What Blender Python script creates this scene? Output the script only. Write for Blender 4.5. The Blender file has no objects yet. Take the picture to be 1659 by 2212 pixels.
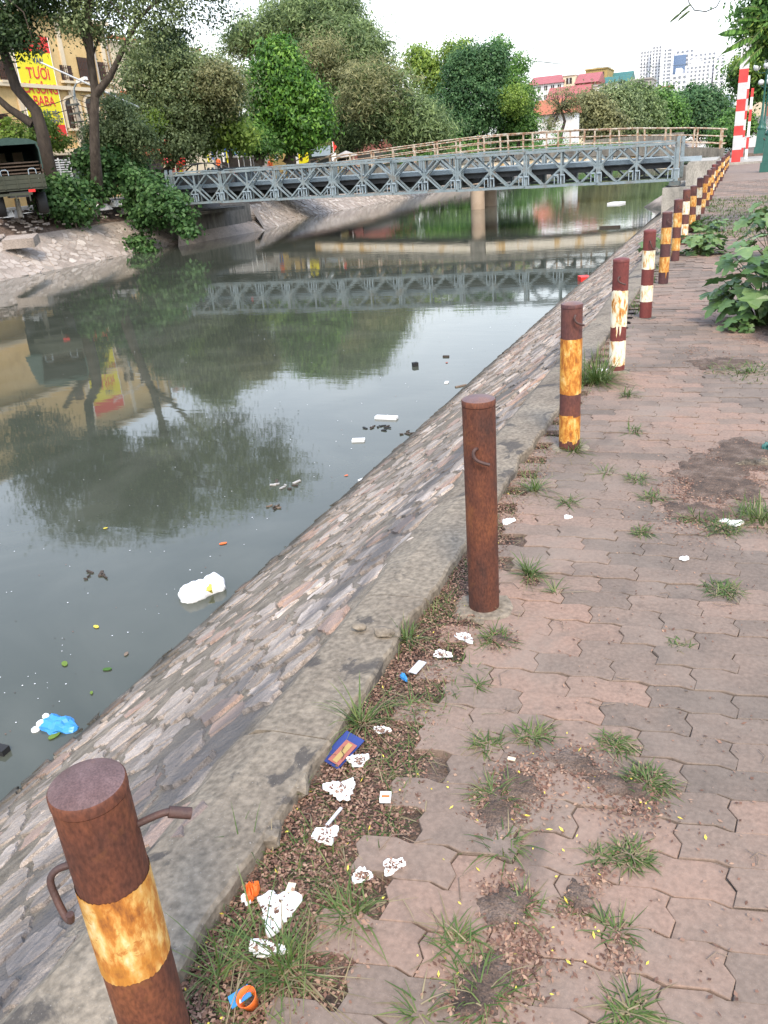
import bpy, bmesh, math, random
import numpy as np
from mathutils import Vector, Matrix
random.seed(7); rng = np.random.default_rng(7)
scene = bpy.context.scene
C = scene.collection
PI = math.pi
# ------------------------------------------------------------------ camera
H = 1.6                      # the phone is held 1.6 m above the path
FPX = 798.0                  # focal length in pixels of the 768 x 1024 picture
_y = np.array([361.8, 377.3, -798.0]); _y /= np.linalg.norm(_y)
_z = -np.array([148.0, -1830.0, -798.0]); _z -= _z.dot(_y)*_y; _z /= np.linalg.norm(_z)
RM = np.array([np.cross(_y, _z), _y, _z])
cam = bpy.data.cameras.new('camera'); camo = bpy.data.objects.new('camera', cam); C.objects.link(camo)
camo.matrix_world = Matrix.Translation((0, 0, H)) @ Matrix(RM.tolist()).to_4x4()
cam.sensor_fit = 'HORIZONTAL'; cam.sensor_width = 36; cam.lens = FPX/768*36
cam.clip_start = 0.02; cam.clip_end = 4000
scene.camera = camo
# ------------------------------------------------------------------ world and sun: thin bright overcast
SUN_EL, SUN_AZ = math.radians(50), math.radians(150)      # azimuth clockwise from +Y
world = bpy.data.worlds.new('World'); scene.world = world; world.use_nodes = True
nt = world.node_tree; nt.nodes.clear()
out = nt.nodes.new('ShaderNodeOutputWorld'); bg = nt.nodes.new('ShaderNodeBackground'); bg2 = nt.nodes.new('ShaderNodeBackground')
sky = nt.nodes.new('ShaderNodeTexSky'); sky.sky_type = 'NISHITA'; sky.sun_disc = False
sky.sun_elevation = SUN_EL; sky.sun_rotation = SUN_AZ; sky.dust_density = 4; sky.air_density = 1.2
bg.inputs['Strength'].default_value = 0.1
nt.links.new(sky.outputs[0], bg.inputs[0])
tc = nt.nodes.new('ShaderNodeTexCoord'); nz = nt.nodes.new('ShaderNodeTexNoise'); nz.inputs['Scale'].default_value = 2.2; nz.inputs['Detail'].default_value = 5
nt.links.new(tc.outputs['Generated'], nz.inputs['Vector'])
cr = nt.nodes.new('ShaderNodeValToRGB'); cr.color_ramp.elements[0].position = .3; cr.color_ramp.elements[1].position = .72
cr.color_ramp.elements[0].color = (.86, .89, .93, 1); cr.color_ramp.elements[1].color = (1, .985, .95, 1)
nt.links.new(nz.outputs[0], cr.inputs[0]); # haze near the horizon is white; higher up the thin cloud lets some blue through
sep = nt.nodes.new('ShaderNodeSeparateXYZ'); nt.links.new(tc.outputs['Generated'], sep.inputs[0])
mr = nt.nodes.new('ShaderNodeMapRange'); mr.inputs[1].default_value = .12; mr.inputs[2].default_value = .75; nt.links.new(sep.outputs['Z'], mr.inputs[0])
mx = nt.nodes.new('ShaderNodeMix'); mx.data_type = 'RGBA'; mx.blend_type = 'MULTIPLY'; mx.inputs[7].default_value = (.46, .62, .92, 1)
nt.links.new(mr.outputs[0], mx.inputs[0]); nt.links.new(cr.outputs[0], mx.inputs[6]); nt.links.new(mx.outputs[2], bg2.inputs[0]); bg2.inputs['Strength'].default_value = 0.95
add = nt.nodes.new('ShaderNodeAddShader'); nt.links.new(bg.outputs[0], add.inputs[0]); nt.links.new(bg2.outputs[0], add.inputs[1])
nt.links.new(add.outputs[0], out.inputs[0])
sl = bpy.data.lights.new('sun', 'SUN'); sl.energy = 2.0; sl.angle = math.radians(12); sl.color = (1, .88, .72)
so = bpy.data.objects.new('sun', sl); C.objects.link(so)
sd = Vector((math.sin(SUN_AZ)*math.cos(SUN_EL), math.cos(SUN_AZ)*math.cos(SUN_EL), math.sin(SUN_EL)))
so.rotation_euler = sd.to_track_quat('Z', 'Y').to_euler()
scene.view_settings.view_transform = 'Standard'; scene.view_settings.look = 'None'
scene.view_settings.exposure = 0.7; scene.view_settings.gamma = 1; scene.view_settings.use_curve_mapping = False
scene.cycles.use_denoising = True; scene.cycles.max_bounces = 7; scene.cycles.diffuse_bounces = 3
scene.cycles.transparent_max_bounces = 8; scene.cycles.caustics_reflective = False; scene.cycles.caustics_refractive = False
# ------------------------------------------------------------------ places measured on the photograph (1659 x 2212 units)
S = 768/1659
def ray(u, v): return RM @ np.array([u*S-384, -(v*S-512), -FPX])
def onz(u, v, z=0.):  r = ray(u, v); return Vector(np.array([0, 0, H]) + r*((z-H)/r[2]))
def ony(u, v, Y):     r = ray(u, v); return Vector(np.array([0, 0, H]) + r*(Y/r[1]))
def onx(u, v, X):     r = ray(u, v); return Vector(np.array([0, 0, H]) + r*(X/r[0]))
# ------------------------------------------------------------------ objects
def tag(o, label=None, cat=None, group=None, kind=None):
    if label: o['label'] = label
    if cat: o['category'] = cat
    if group: o['group'] = group
    if kind: o['kind'] = kind
    return o
def thing(name, label, cat, loc=(0, 0, 0), group=None, rotz=0.):
    o = bpy.data.objects.new(name, None); C.objects.link(o); o.location = loc; o.rotation_euler.z = rotz
    o.empty_display_size = .2
    return tag(o, label, cat, group)
class MB:
    def __init__(s): s.v = []; s.f = []; s.m = []; s.sm = []; s.t = []
    def add(s, vs, fs, m=0, smooth=False, t=0.5):
        b = len(s.v); s.v += [tuple(p) for p in vs]; s.f += [tuple(i+b for i in f) for f in fs]
        s.m += [m]*len(fs); s.sm += [smooth]*len(fs); s.t += [t]*len(vs); return s
    def box(s, c, d, rz=0., m=0, rx=0., ry=0., t=.5, taper=1.):
        M = Matrix.Rotation(rz, 3, 'Z') @ Matrix.Rotation(ry, 3, 'Y') @ Matrix.Rotation(rx, 3, 'X'); c = Vector(c)
        vs = []
        for z in (-.5, .5):
            k = taper if z > 0 else 1
            for x, y in ((-.5, -.5), (.5, -.5), (.5, .5), (-.5, .5)): vs.append(c + M @ Vector((x*d[0]*k, y*d[1]*k, z*d[2])))
        return s.add(vs, [(3, 2, 1, 0), (4, 5, 6, 7), (0, 1, 5, 4), (1, 2, 6, 5), (2, 3, 7, 6), (3, 0, 4, 7)], m, t=t)
    def bar(s, a, b, w, h, m=0, up=(0, 0, 1), t=.5):      # rectangular bar from a to b
        a = Vector(a); b = Vector(b); d = (b-a).normalized(); up = Vector(up)
        sx = d.cross(up)
        if sx.length < 1e-4: sx = d.cross(Vector((0, 1, 0)))
        sx.normalize(); sy = sx.cross(d)
        vs = [p + sx*(x*w/2) + sy*(y*h/2) for p in (a, b) for x, y in ((-1, -1), (1, -1), (1, 1), (-1, 1))]
        return s.add(vs, [(3, 2, 1, 0), (4, 5, 6, 7), (0, 1, 5, 4), (1, 2, 6, 5), (2, 3, 7, 6), (3, 0, 4, 7)], m, t=t)
    def tube(s, pts, r, n=8, m=0, cap=True, t=.5):
        pts = [Vector(p) for p in pts]; rs = r if isinstance(r, (list, tuple)) else [r]*len(pts)
        vs = []; prev = None
        for i, p in enumerate(pts):
            d = (pts[min(i+1, len(pts)-1)] - pts[max(i-1, 0)]).normalized()
            if prev is None: prev = d.cross(Vector((0, 0, 1)) if abs(d.z) < .9 else Vector((1, 0, 0))).normalized()
            prev = (prev - d*prev.dot(d)).normalized(); q = d.cross(prev)
            for k in range(n):
                a = 2*PI*k/n; vs.append(p + (prev*math.cos(a) + q*math.sin(a))*rs[i])
        fs = []
        for i in range(len(pts)-1):
            for k in range(n): fs.append((i*n+k, i*n+(k+1) % n, (i+1)*n+(k+1) % n, (i+1)*n+k))
        s.add(vs, fs, m, True, t)
        if cap:
            e = (len(pts)-1)*n; s.add([vs[k] for k in range(n)][::-1], [tuple(range(n))], m, t=t); s.add(vs[e:e+n], [tuple(range(n))], m, t=t)
        return s
    def lathe(s, prof, c=(0, 0, 0), n=24, m=0, t=.5):    # prof: (radius, z) from the bottom up
        vs = []; fs = []
        for r, z in prof:
            for k in range(n): a = 2*PI*k/n; vs.append((c[0]+r*math.cos(a), c[1]+r*math.sin(a), c[2]+z))
        for i in range(len(prof)-1):
            for k in range(n): fs.append((i*n+k, i*n+(k+1) % n, (i+1)*n+(k+1) % n, (i+1)*n+k))
        s.add(vs, fs, m, True, t); e = (len(prof)-1)*n
        s.add(vs[e:], [tuple(range(n))], m, t=t); return s
    def prism(s, pts, d, m=0, t=.5):       # outline (3-D points) pushed by vector d
        n = len(pts); d = Vector(d); a = [Vector(p) for p in pts]; b = [p+d for p in a]
        return s.add(a+b, [tuple(range(n))[::-1], tuple(range(n, 2*n))] + [(i, (i+1) % n, n+(i+1) % n, n+i) for i in range(n)], m, t=t)
    def build(s, name, mats, parent=None, world=True, **k):
        me = bpy.data.meshes.new(name); me.from_pydata(s.v, [], s.f)
        for q in (mats if isinstance(mats, (list, tuple)) else [mats]): me.materials.append(q)
        me.polygons.foreach_set('material_index', s.m); me.polygons.foreach_set('use_smooth', s.sm)
        a = me.attributes.new('tint', 'FLOAT', 'POINT'); a.data.foreach_set('value', s.t)
        me.update()
        return link(me, name, parent, world, **k)
def link(me, name, parent=None, world=True, label=None, cat=None, group=None, kind=None):
    o = bpy.data.objects.new(name, me); C.objects.link(o)
    if parent is not None:
        o.parent = parent
        if world:
            p = Vector((0, 0, 0)); q = parent
            while q is not None: p += q.location; q = q.parent
            o.location = -p
    return tag(o, label, cat, group, kind)
def copy_tree(o, parent=None):
    c = o.copy(); C.objects.link(c); c.parent = parent
    for ch in list(o.children): copy_tree(ch, c)
    return c
def npmesh(name, V, F, mat, tint=None, smooth=False):      # V (n,3), F (m,k) with k equal
    me = bpy.data.meshes.new(name); k = F.shape[1]; nf = len(F)
    me.vertices.add(len(V)); me.vertices.foreach_set('co', V.astype(np.float32).ravel())
    me.loops.add(nf*k); me.loops.foreach_set('vertex_index', F.astype(np.int32).ravel())
    me.polygons.add(nf); me.polygons.foreach_set('loop_start', np.arange(nf, dtype=np.int32)*k)
    if smooth: me.polygons.foreach_set('use_smooth', np.ones(nf, bool))
    a = me.attributes.new('tint', 'FLOAT', 'POINT'); a.data.foreach_set('value', (np.full(len(V), .5) if tint is None else tint).astype(np.float32))
    me.materials.append(mat); me.update(calc_edges=True); return me
# ------------------------------------------------------------------ materials
def mat(name, cols, scale=6., rough=.8, bump=0., bscale=None, metal=0., detail=6., stretch=(1, 1, 1), spec=.4, tint=0., lo=.3, hi=.7, world=True, rnd=0., trans=0., bdist=.01, fine=.0):
    m = bpy.data.materials.new(name); m.use_nodes = True; n = m.node_tree.nodes; L = m.node_tree.links
    b = n['Principled BSDF']; b.inputs['Roughness'].default_value = rough; b.inputs['Metallic'].default_value = metal
    b.inputs['Specular IOR Level'].default_value = spec
    if not isinstance(cols[0], (tuple, list)): cols = [cols]
    if len(cols) == 1 and not tint and not rnd and not bump and not fine:
        b.inputs['Base Color'].default_value = (*cols[0], 1); return m
    if world: src = n.new('ShaderNodeNewGeometry').outputs['Position']
    else: src = n.new('ShaderNodeTexCoord').outputs['Object']
    mp = n.new('ShaderNodeMapping'); mp.inputs['Scale'].default_value = stretch; L.new(src, mp.inputs[0])
    nz = n.new('ShaderNodeTexNoise'); nz.inputs['Scale'].default_value = scale; nz.inputs['Detail'].default_value = detail; nz.inputs['Roughness'].default_value = .62
    L.new(mp.outputs[0], nz.inputs['Vector']); fac = nz.outputs[0]
    def math_(op, a, c):
        q = n.new('ShaderNodeMath'); q.operation = op
        for i, x in enumerate((a, c)):
            if isinstance(x, (int, float)): q.inputs[i].default_value = x
            else: L.new(x, q.inputs[i])
        return q.outputs[0]
    if tint:
        at = n.new('ShaderNodeAttribute'); at.attribute_name = 'tint'
        fac = math_('ADD', math_('MULTIPLY', fac, 1-tint), math_('MULTIPLY', at.outputs['Fac'], tint))
    if rnd:
        oi = n.new('ShaderNodeObjectInfo'); fac = math_('ADD', fac, math_('MULTIPLY', math_('SUBTRACT', oi.outputs['Random'], .5), rnd))
    cr = n.new('ShaderNodeValToRGB'); E = cr.color_ramp.elements
    if len(cols) == 1: cols = [cols[0], cols[0]]
    E[0].position = lo; E[0].color = (*cols[0], 1); E[1].position = hi; E[1].color = (*cols[-1], 1)
    for i, c in enumerate(cols[1:-1], 1):
        e = E.new(lo + (hi-lo)*i/(len(cols)-1)); e.color = (*c, 1)
    L.new(fac, cr.inputs[0]); col = cr.outputs[0]
    if fine:
        f2 = n.new('ShaderNodeTexNoise'); f2.inputs['Scale'].default_value = scale*22; f2.inputs['Detail'].default_value = 3; L.new(mp.outputs[0], f2.inputs['Vector'])
        mx = n.new('ShaderNodeMix'); mx.data_type = 'RGBA'; mx.blend_type = 'MULTIPLY'; mx.inputs[0].default_value = 1
        c2 = n.new('ShaderNodeValToRGB'); c2.color_ramp.elements[0].position = .3; c2.color_ramp.elements[1].position = .7
        c2.color_ramp.elements[0].color = (1-fine,)*3+(1,); c2.color_ramp.elements[1].color = (1+fine,)*3+(1,)
        L.new(f2.outputs[0], c2.inputs[0]); L.new(col, mx.inputs[6]); L.new(c2.outputs[0], mx.inputs[7]); col = mx.outputs[2]
    L.new(col, b.inputs['Base Color'])
    if bump:
        bz = n.new('ShaderNodeTexNoise'); bz.inputs['Scale'].default_value = bscale or scale*6; bz.inputs['Detail'].default_value = 6
        L.new(mp.outputs[0], bz.inputs['Vector']); bp = n.new('ShaderNodeBump'); bp.inputs['Strength'].default_value = bump; bp.inputs['Distance'].default_value = bdist
        L.new(bz.outputs[0], bp.inputs['Height']); L.new(bp.outputs[0], b.inputs['Normal'])
    if trans:
        o = n['Material Output']; tr = n.new('ShaderNodeBsdfTranslucent'); L.new(col, tr.inputs[0]); ms = n.new('ShaderNodeMixShader'); ms.inputs[0].default_value = trans
        L.new(b.outputs[0], ms.inputs[1]); L.new(tr.outputs[0], ms.inputs[2]); L.new(ms.outputs[0], o.inputs[0])
    return m
def plain(name, c, rough=.6, metal=0., spec=.4): return mat(name, [c], rough=rough, metal=metal, spec=spec)
def leafmat(name, dark, mid, light, trans=.48): g = 1.7; return mat(name, [tuple(c*g for c in q) for q in (dark, mid, light)], scale=.5, tint=.75, lo=.15, hi=.8, rough=.5, spec=.35, trans=trans)
M = dict(
 rust=mat('rust', [(.045, .02, .016), (.10, .033, .018), (.17, .058, .024)], scale=7, rough=.75, bump=.35, bscale=90, rnd=.15, fine=.35, lo=.32, hi=.7, stretch=(1, 1, .5), bdist=.003),
 rust_paint=mat('worn_brown_paint', [(.055, .024, .026), (.085, .034, .033), (.13, .045, .03)], scale=5, rough=.6, bump=.25, bscale=70, rnd=.2, fine=.25, stretch=(1, 1, .5), bdist=.003),
 rust_red=mat('worn_red_paint', [(.10, .028, .026), (.15, .035, .03), (.17, .05, .03)], scale=5, rough=.55, bump=.2, bscale=70, fine=.2, stretch=(1, 1, .5), bdist=.003),
 band_white=mat('flaking_white_band', [(.78, .72, .58), (.72, .62, .42), (.5, .22, .04), (.26, .09, .02)], scale=34, detail=12, stretch=(1, 1, .38), rough=.6, bump=.3, bscale=80, rnd=.12, lo=.44, hi=.74, bdist=.003),
 band_orange=mat('rust_stained_band', [(.68, .56, .33), (.60, .38, .12), (.44, .17, .03), (.2, .07, .02)], scale=34, detail=12, stretch=(1, 1, .38), rough=.65, bump=.3, bscale=80, rnd=.1, lo=.34, hi=.68, bdist=.003),
 band_deep=mat('deep_orange_band', [(.66, .46, .18), (.58, .30, .06), (.42, .15, .02), (.2, .07, .02)], scale=34, detail=12, stretch=(1, 1, .38), rough=.65, bump=.3, bscale=80, lo=.34, hi=.68, bdist=.003),
 cap=mat('domed_rust_cap', [(.09, .05, .045), (.14, .085, .08), (.19, .10, .07)], scale=14, rough=.5, bump=.3, bscale=90, rnd=.2, fine=.3, bdist=.002),
 dark_iron=mat('dark_iron', [(.05, .03, .028), (.09, .045, .035)], scale=30, rough=.6, bump=.2),
 paver=mat('paver_concrete', [(.135, .106, .085), (.20, .146, .113), (.255, .168, .125)], scale=3.2, rough=.9, bump=.35, bscale=160, tint=.42, fine=.16, lo=.28, hi=.72, bdist=.004),
 soil=mat('soil', [(.05, .036, .028), (.11, .075, .055), (.2, .15, .12)], scale=9, rough=.95, bump=.9, bscale=60, fine=.4, bdist=.02),
 dust=mat('paving_dust', [(.09, .07, .057), (.15, .115, .093), (.22, .17, .14)], scale=9, rough=.95, bump=.5, bscale=60, fine=.3),
 coping=mat('weathered_concrete', [(.105, .085, .062), (.175, .144, .108), (.208, .174, .13), (.25, .208, .155)], scale=2.2, rough=.92, bump=.6, bscale=90, fine=.35, detail=12, bdist=.004),
 mortar=mat('mossy_mortar', [(.105, .086, .062), (.205, .17, .128), (.30, .25, .19)], scale=9, rough=.95, bump=1., bscale=40, fine=.4, bdist=.02),
 stone=mat('rubble_stone', [(.22, .178, .145), (.34, .28, .23), (.45, .375, .315), (.60, .51, .44)], scale=11, rough=.85, bump=1., bscale=30, tint=.5, fine=.35, lo=.25, hi=.78, bdist=.025, detail=9),
 pink_stone=mat('pink_stone', [(.30, .21, .165), (.43, .30, .235)], scale=9, rough=.85, bump=1., bscale=30, tint=.5, fine=.3, lo=.15, hi=.9, bdist=.015),
 bank_stone=mat('far_bank_stone', [(.25, .22, .19), (.36, .31, .27), (.5, .45, .4)], scale=6, rough=.85, bump=.6, bscale=20, tint=.7, fine=.2, lo=.15, hi=.9),
 bank_mortar=mat('far_bank_mortar', [(.17, .145, .12), (.28, .235, .2), (.34, .29, .25)], scale=1.2, rough=.95, bump=.8, bscale=20, fine=.3),
 asphalt=mat('street_asphalt', [(.10, .10, .10), (.17, .165, .16)], scale=2, rough=.9, fine=.2),
 ground=mat('bare_ground', [(.07, .065, .04), (.12, .10, .07), (.08, .10, .04)], scale=.7, rough=1, fine=.3),
 bed=mat('canal_bed', [(.02, .022, .015)], rough=1, fine=.1),
 steel=mat('pale_blue_painted_steel', [(.125, .165, .18), (.2, .25, .27), (.15, .15, .135)], scale=2.5, rough=.55, bump=.15, bscale=20, fine=.25, spec=.5),
 steel_dark=mat('aged_grey_steel', [(.06, .075, .08), (.10, .12, .12), (.09, .06, .045)], scale=2.5, rough=.6, fine=.3),
 steel_light=mat('pale_kerb_steel', [(.25, .32, .36), (.3, .37, .42), (.22, .27, .3)], scale=2, rough=.5, fine=.1),
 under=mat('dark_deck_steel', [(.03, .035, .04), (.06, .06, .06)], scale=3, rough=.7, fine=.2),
 concrete=mat('stained_concrete', [(.2, .19, .17), (.33, .31, .27), (.43, .40, .35)], scale=1.6, rough=.9, bump=.4, bscale=20, fine=.25, stretch=(1, 1, .4)),
 concrete_dark=mat('dark_stained_concrete', [(.07, .065, .06), (.15, .14, .12), (.24, .22, .19)], scale=1.6, rough=.9, bump=.4, bscale=20, fine=.25, stretch=(1.5, 1.5, .25)),
 beam=mat('stained_white_beam', [(.62, .56, .44), (.68, .62, .52), (.55, .36, .14), (.35, .27, .18)], scale=1.1, rough=.8, fine=.15, stretch=(1, 1, .3), lo=.38, hi=.75),
 pier=mat('tan_concrete_pier', [(.36, .27, .19), (.44, .34, .25)], scale=1.5, rough=.85, fine=.12),
 rail=mat('rusty_cream_rail', [(.5, .46, .39), (.42, .36, .28), (.3, .17, .10), (.17, .09, .06)], scale=5, rough=.7, lo=.35, hi=.68),
 bark=mat('grey_brown_bark', [(.035, .027, .022), (.075, .058, .046), (.12, .098, .078)], scale=7, rough=.95, bump=.8, bscale=30, stretch=(1, 1, .35), bdist=.03),
 bark_dark=mat('dark_bark', [(.035, .027, .022), (.075, .058, .045)], scale=7, rough=.95, bump=.8, bscale=30, stretch=(1, 1, .35), bdist=.03),
 twig=mat('dry_twig', [(.14, .10, .075), (.24, .18, .13)], scale=20, rough=.9, fine=.2),
 litter=mat('dry_leaflets', [(.09, .045, .03), (.19, .10, .068), (.34, .22, .15)], scale=60, tint=.8, rough=.8, lo=.15, hi=.9),
 litter_yellow=mat('yellow_leaflets', [(.55, .42, .05), (.7, .6, .08)], scale=60, tint=.8, rough=.6),
 foam=plain('white_foam', (.86, .86, .86), .7),
 white=mat('white_paint', [(.72, .72, .7), (.8, .8, .78)], scale=2, rough=.6, fine=.05),
 red=mat('red_paint', [(.55, .04, .04), (.65, .07, .06)], scale=2, rough=.5, fine=.08),
 green_paint=mat('dark_green_paint', [(.012, .075, .06), (.02, .11, .085)], scale=3, rough=.4, fine=.2, spec=.5),
 globe=plain('milky_globe', (.62, .63, .62), .25, spec=.6),
 black=plain('black_rubber', (.02, .02, .02), .7),
 grass=mat('grass_blade', [(.04, .075, .015), (.085, .14, .03), (.19, .22, .07)], scale=3, tint=.85, rough=.5, lo=.1, hi=.9, trans=.25),
 dry_grass=mat('dry_grass_blade', [(.15, .12, .06), (.25, .2, .11)], scale=3, tint=.8, rough=.7),
 leaf_plant=mat('broad_leaf', [(.05, .11, .03), (.10, .18, .055), (.18, .27, .095)], scale=5, rnd=.5, rough=.42, lo=.2, hi=.8, trans=.2, spec=.5),
 stem=plain('green_stem', (.09, .12, .04), .6),
)
def tide(m, z0=-1.58, z1=-1.25):
    n = m.node_tree.nodes; L = m.node_tree.links; b = n['Principled BSDF']; lk = b.inputs['Base Color'].links[0]; src = lk.from_socket
    g = n.new('ShaderNodeNewGeometry'); sx = n.new('ShaderNodeSeparateXYZ'); L.new(g.outputs['Position'], sx.inputs[0])
    nz = n.new('ShaderNodeTexNoise'); nz.inputs['Scale'].default_value = 2.5; nz.inputs['Detail'].default_value = 8; L.new(g.outputs['Position'], nz.inputs['Vector'])
    a = n.new('ShaderNodeMath'); a.operation = 'MULTIPLY_ADD'; L.new(nz.outputs[0], a.inputs[0]); a.inputs[1].default_value = -.5; L.new(sx.outputs['Z'], a.inputs[2])
    mr = n.new('ShaderNodeMapRange'); mr.inputs[1].default_value = z0-.22; mr.inputs[2].default_value = z1-.22; L.new(a.outputs[0], mr.inputs[0])
    n2 = n.new('ShaderNodeTexNoise'); n2.inputs['Scale'].default_value = .9; n2.inputs['Detail'].default_value = 7; L.new(g.outputs['Position'], n2.inputs['Vector'])
    m2 = n.new('ShaderNodeMapRange'); m2.inputs[1].default_value = .42; m2.inputs[2].default_value = .6; m2.inputs[3].default_value = .78; L.new(n2.outputs[0], m2.inputs[0])
    mu = n.new('ShaderNodeMath'); mu.operation = 'MULTIPLY'; L.new(mr.outputs[0], mu.inputs[0]); L.new(m2.outputs[0], mu.inputs[1])
    mx = n.new('ShaderNodeMix'); mx.data_type = 'RGBA'; mx.inputs[6].default_value = (.055, .05, .038, 1); L.new(mu.outputs[0], mx.inputs[0]); L.new(src, mx.inputs[7]); L.new(mx.outputs[2], b.inputs['Base Color'])
for k in ('stone', 'pink_stone', 'mortar'): tide(M[k])
def trodden(m):     # dust films, dark stains and pale grit lying across many pavers
    n = m.node_tree.nodes; L = m.node_tree.links; b = n['Principled BSDF']; src = b.inputs['Base Color'].links[0].from_socket
    g = n.new('ShaderNodeNewGeometry')
    def layer(src, scale, lo, hi, col, amt, detail=8, kind='noise', dist=0.):
        if kind == 'noise': t = n.new('ShaderNodeTexNoise'); t.inputs['Detail'].default_value = detail; t.inputs['Roughness'].default_value = .65; t.inputs['Distortion'].default_value = dist
        else: t = n.new('ShaderNodeTexVoronoi'); t.feature = 'DISTANCE_TO_EDGE' if kind == 'crack' else 'F1'
        t.inputs['Scale'].default_value = scale; L.new(g.outputs['Position'], t.inputs['Vector'])
        r = n.new('ShaderNodeMapRange'); r.inputs[1].default_value = lo; r.inputs[2].default_value = hi; r.inputs[3].default_value = 0; r.inputs[4].default_value = amt; L.new(t.outputs[0], r.inputs[0])
        mx = n.new('ShaderNodeMix'); mx.data_type = 'RGBA'; mx.inputs[7].default_value = (*col, 1); L.new(r.outputs[0], mx.inputs[0]); L.new(src, mx.inputs[6]); return mx.outputs[2]
    s = layer(src, 1.3, .5, .68, (.225, .18, .145), .75, 9, dist=.6)
    s = layer(s, 2.1, .56, .7, (.085, .07, .06), .6, 10, dist=1.)
    s = layer(s, 11, .60, .75, (.07, .05, .04), .55, 8)
    s = layer(s, 240, .16, .05, (.38, .33, .28), .6, kind='f1')
    L.new(s, b.inputs['Base Color'])
trodden(M['paver'])
def stained(m, col, scale, lo, hi, amt):
    n = m.node_tree.nodes; L = m.node_tree.links; b = n['Principled BSDF']; src = b.inputs['Base Color'].links[0].from_socket; g = n.new('ShaderNodeNewGeometry')
    t = n.new('ShaderNodeTexNoise'); t.inputs['Detail'].default_value = 10; t.inputs['Roughness'].default_value = .6; t.inputs['Scale'].default_value = scale; t.inputs['Distortion'].default_value = .8; L.new(g.outputs['Position'], t.inputs['Vector'])
    r = n.new('ShaderNodeMapRange'); r.inputs[1].default_value = lo; r.inputs[2].default_value = hi; r.inputs[4].default_value = amt; L.new(t.outputs[0], r.inputs[0])
    mx = n.new('ShaderNodeMix'); mx.data_type = 'RGBA'; mx.inputs[7].default_value = (*col, 1); L.new(r.outputs[0], mx.inputs[0]); L.new(src, mx.inputs[6]); L.new(mx.outputs[2], b.inputs['Base Color'])
stained(M['coping'], (.05, .045, .042), 3.1, .56, .6, .8); stained(M['coping'], (.34, .31, .27), 160, .62, .7, .7); stained(M['band_orange'], (.36, .13, .025), 55, .56, .64, .8); stained(M['band_deep'], (.34, .12, .02), 55, .54, .62, .8); stained(M['band_white'], (.5, .24, .06), 60, .62, .68, .7); stained(M['band_orange'], (.45, .2, .03), 7, .48, .6, .8); stained(M['rust'], (.25, .10, .03), 9, .6, .75, .5)
stained(M['stone'], (.12, .105, .08), 5, .52, .7, .6); stained(M['steel'], (.17, .085, .04), 5, .62, .72, .7); stained(M['stone'], (.52, .46, .41), 17, .62, .7, .55)
def water_mat():
    m = bpy.data.materials.new('murky_canal_water'); m.use_nodes = True; n = m.node_tree.nodes; L = m.node_tree.links
    b = n['Principled BSDF']; b.inputs['Base Color'].default_value = (.056, .064, .042, 1); b.inputs['Roughness'].default_value = .03; b.inputs['IOR'].default_value = 1.45
    g = n.new('ShaderNodeNewGeometry')
    sc_ = n.new('ShaderNodeTexNoise'); sc_.inputs['Scale'].default_value = .55; sc_.inputs['Detail'].default_value = 9; sc_.inputs['Distortion'].default_value = 1.5; L.new(g.outputs['Position'], sc_.inputs['Vector'])
    sr = n.new('ShaderNodeValToRGB'); sr.color_ramp.elements[0].position = .42; sr.color_ramp.elements[1].position = .75; sr.color_ramp.elements[0].color = (.051, .057, .042, 1); sr.color_ramp.elements[1].color = (.078, .083, .064, 1); L.new(sc_.outputs[0], sr.inputs[0]); L.new(sr.outputs[0], b.inputs['Base Color'])
    mp = n.new('ShaderNodeMapping'); mp.inputs['Scale'].default_value = (.55, 1.5, 1); L.new(g.outputs['Position'], mp.inputs[0])
    a = n.new('ShaderNodeTexNoise'); a.inputs['Scale'].default_value = 2.2; a.inputs['Detail'].default_value = 4; L.new(mp.outputs[0], a.inputs['Vector'])
    # ripples grow stronger beyond the steel bridge; nearer the camera the canal lies almost still
    sx = n.new('ShaderNodeSeparateXYZ'); L.new(g.outputs['Position'], sx.inputs[0])
    mr = n.new('ShaderNodeMapRange'); mr.inputs[1].default_value = 8; mr.inputs[2].default_value = 60; mr.inputs[3].default_value = .035; mr.inputs[4].default_value = .09; L.new(sx.outputs['Y'], mr.inputs[0])
    bp = n.new('ShaderNodeBump'); bp.inputs['Distance'].default_value = .03; L.new(mr.outputs[0], bp.inputs['Strength']); L.new(a.outputs[0], bp.inputs['Height'])
    L.new(bp.outputs[0], b.inputs['Normal']); return m
M['water'] = water_mat()
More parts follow.
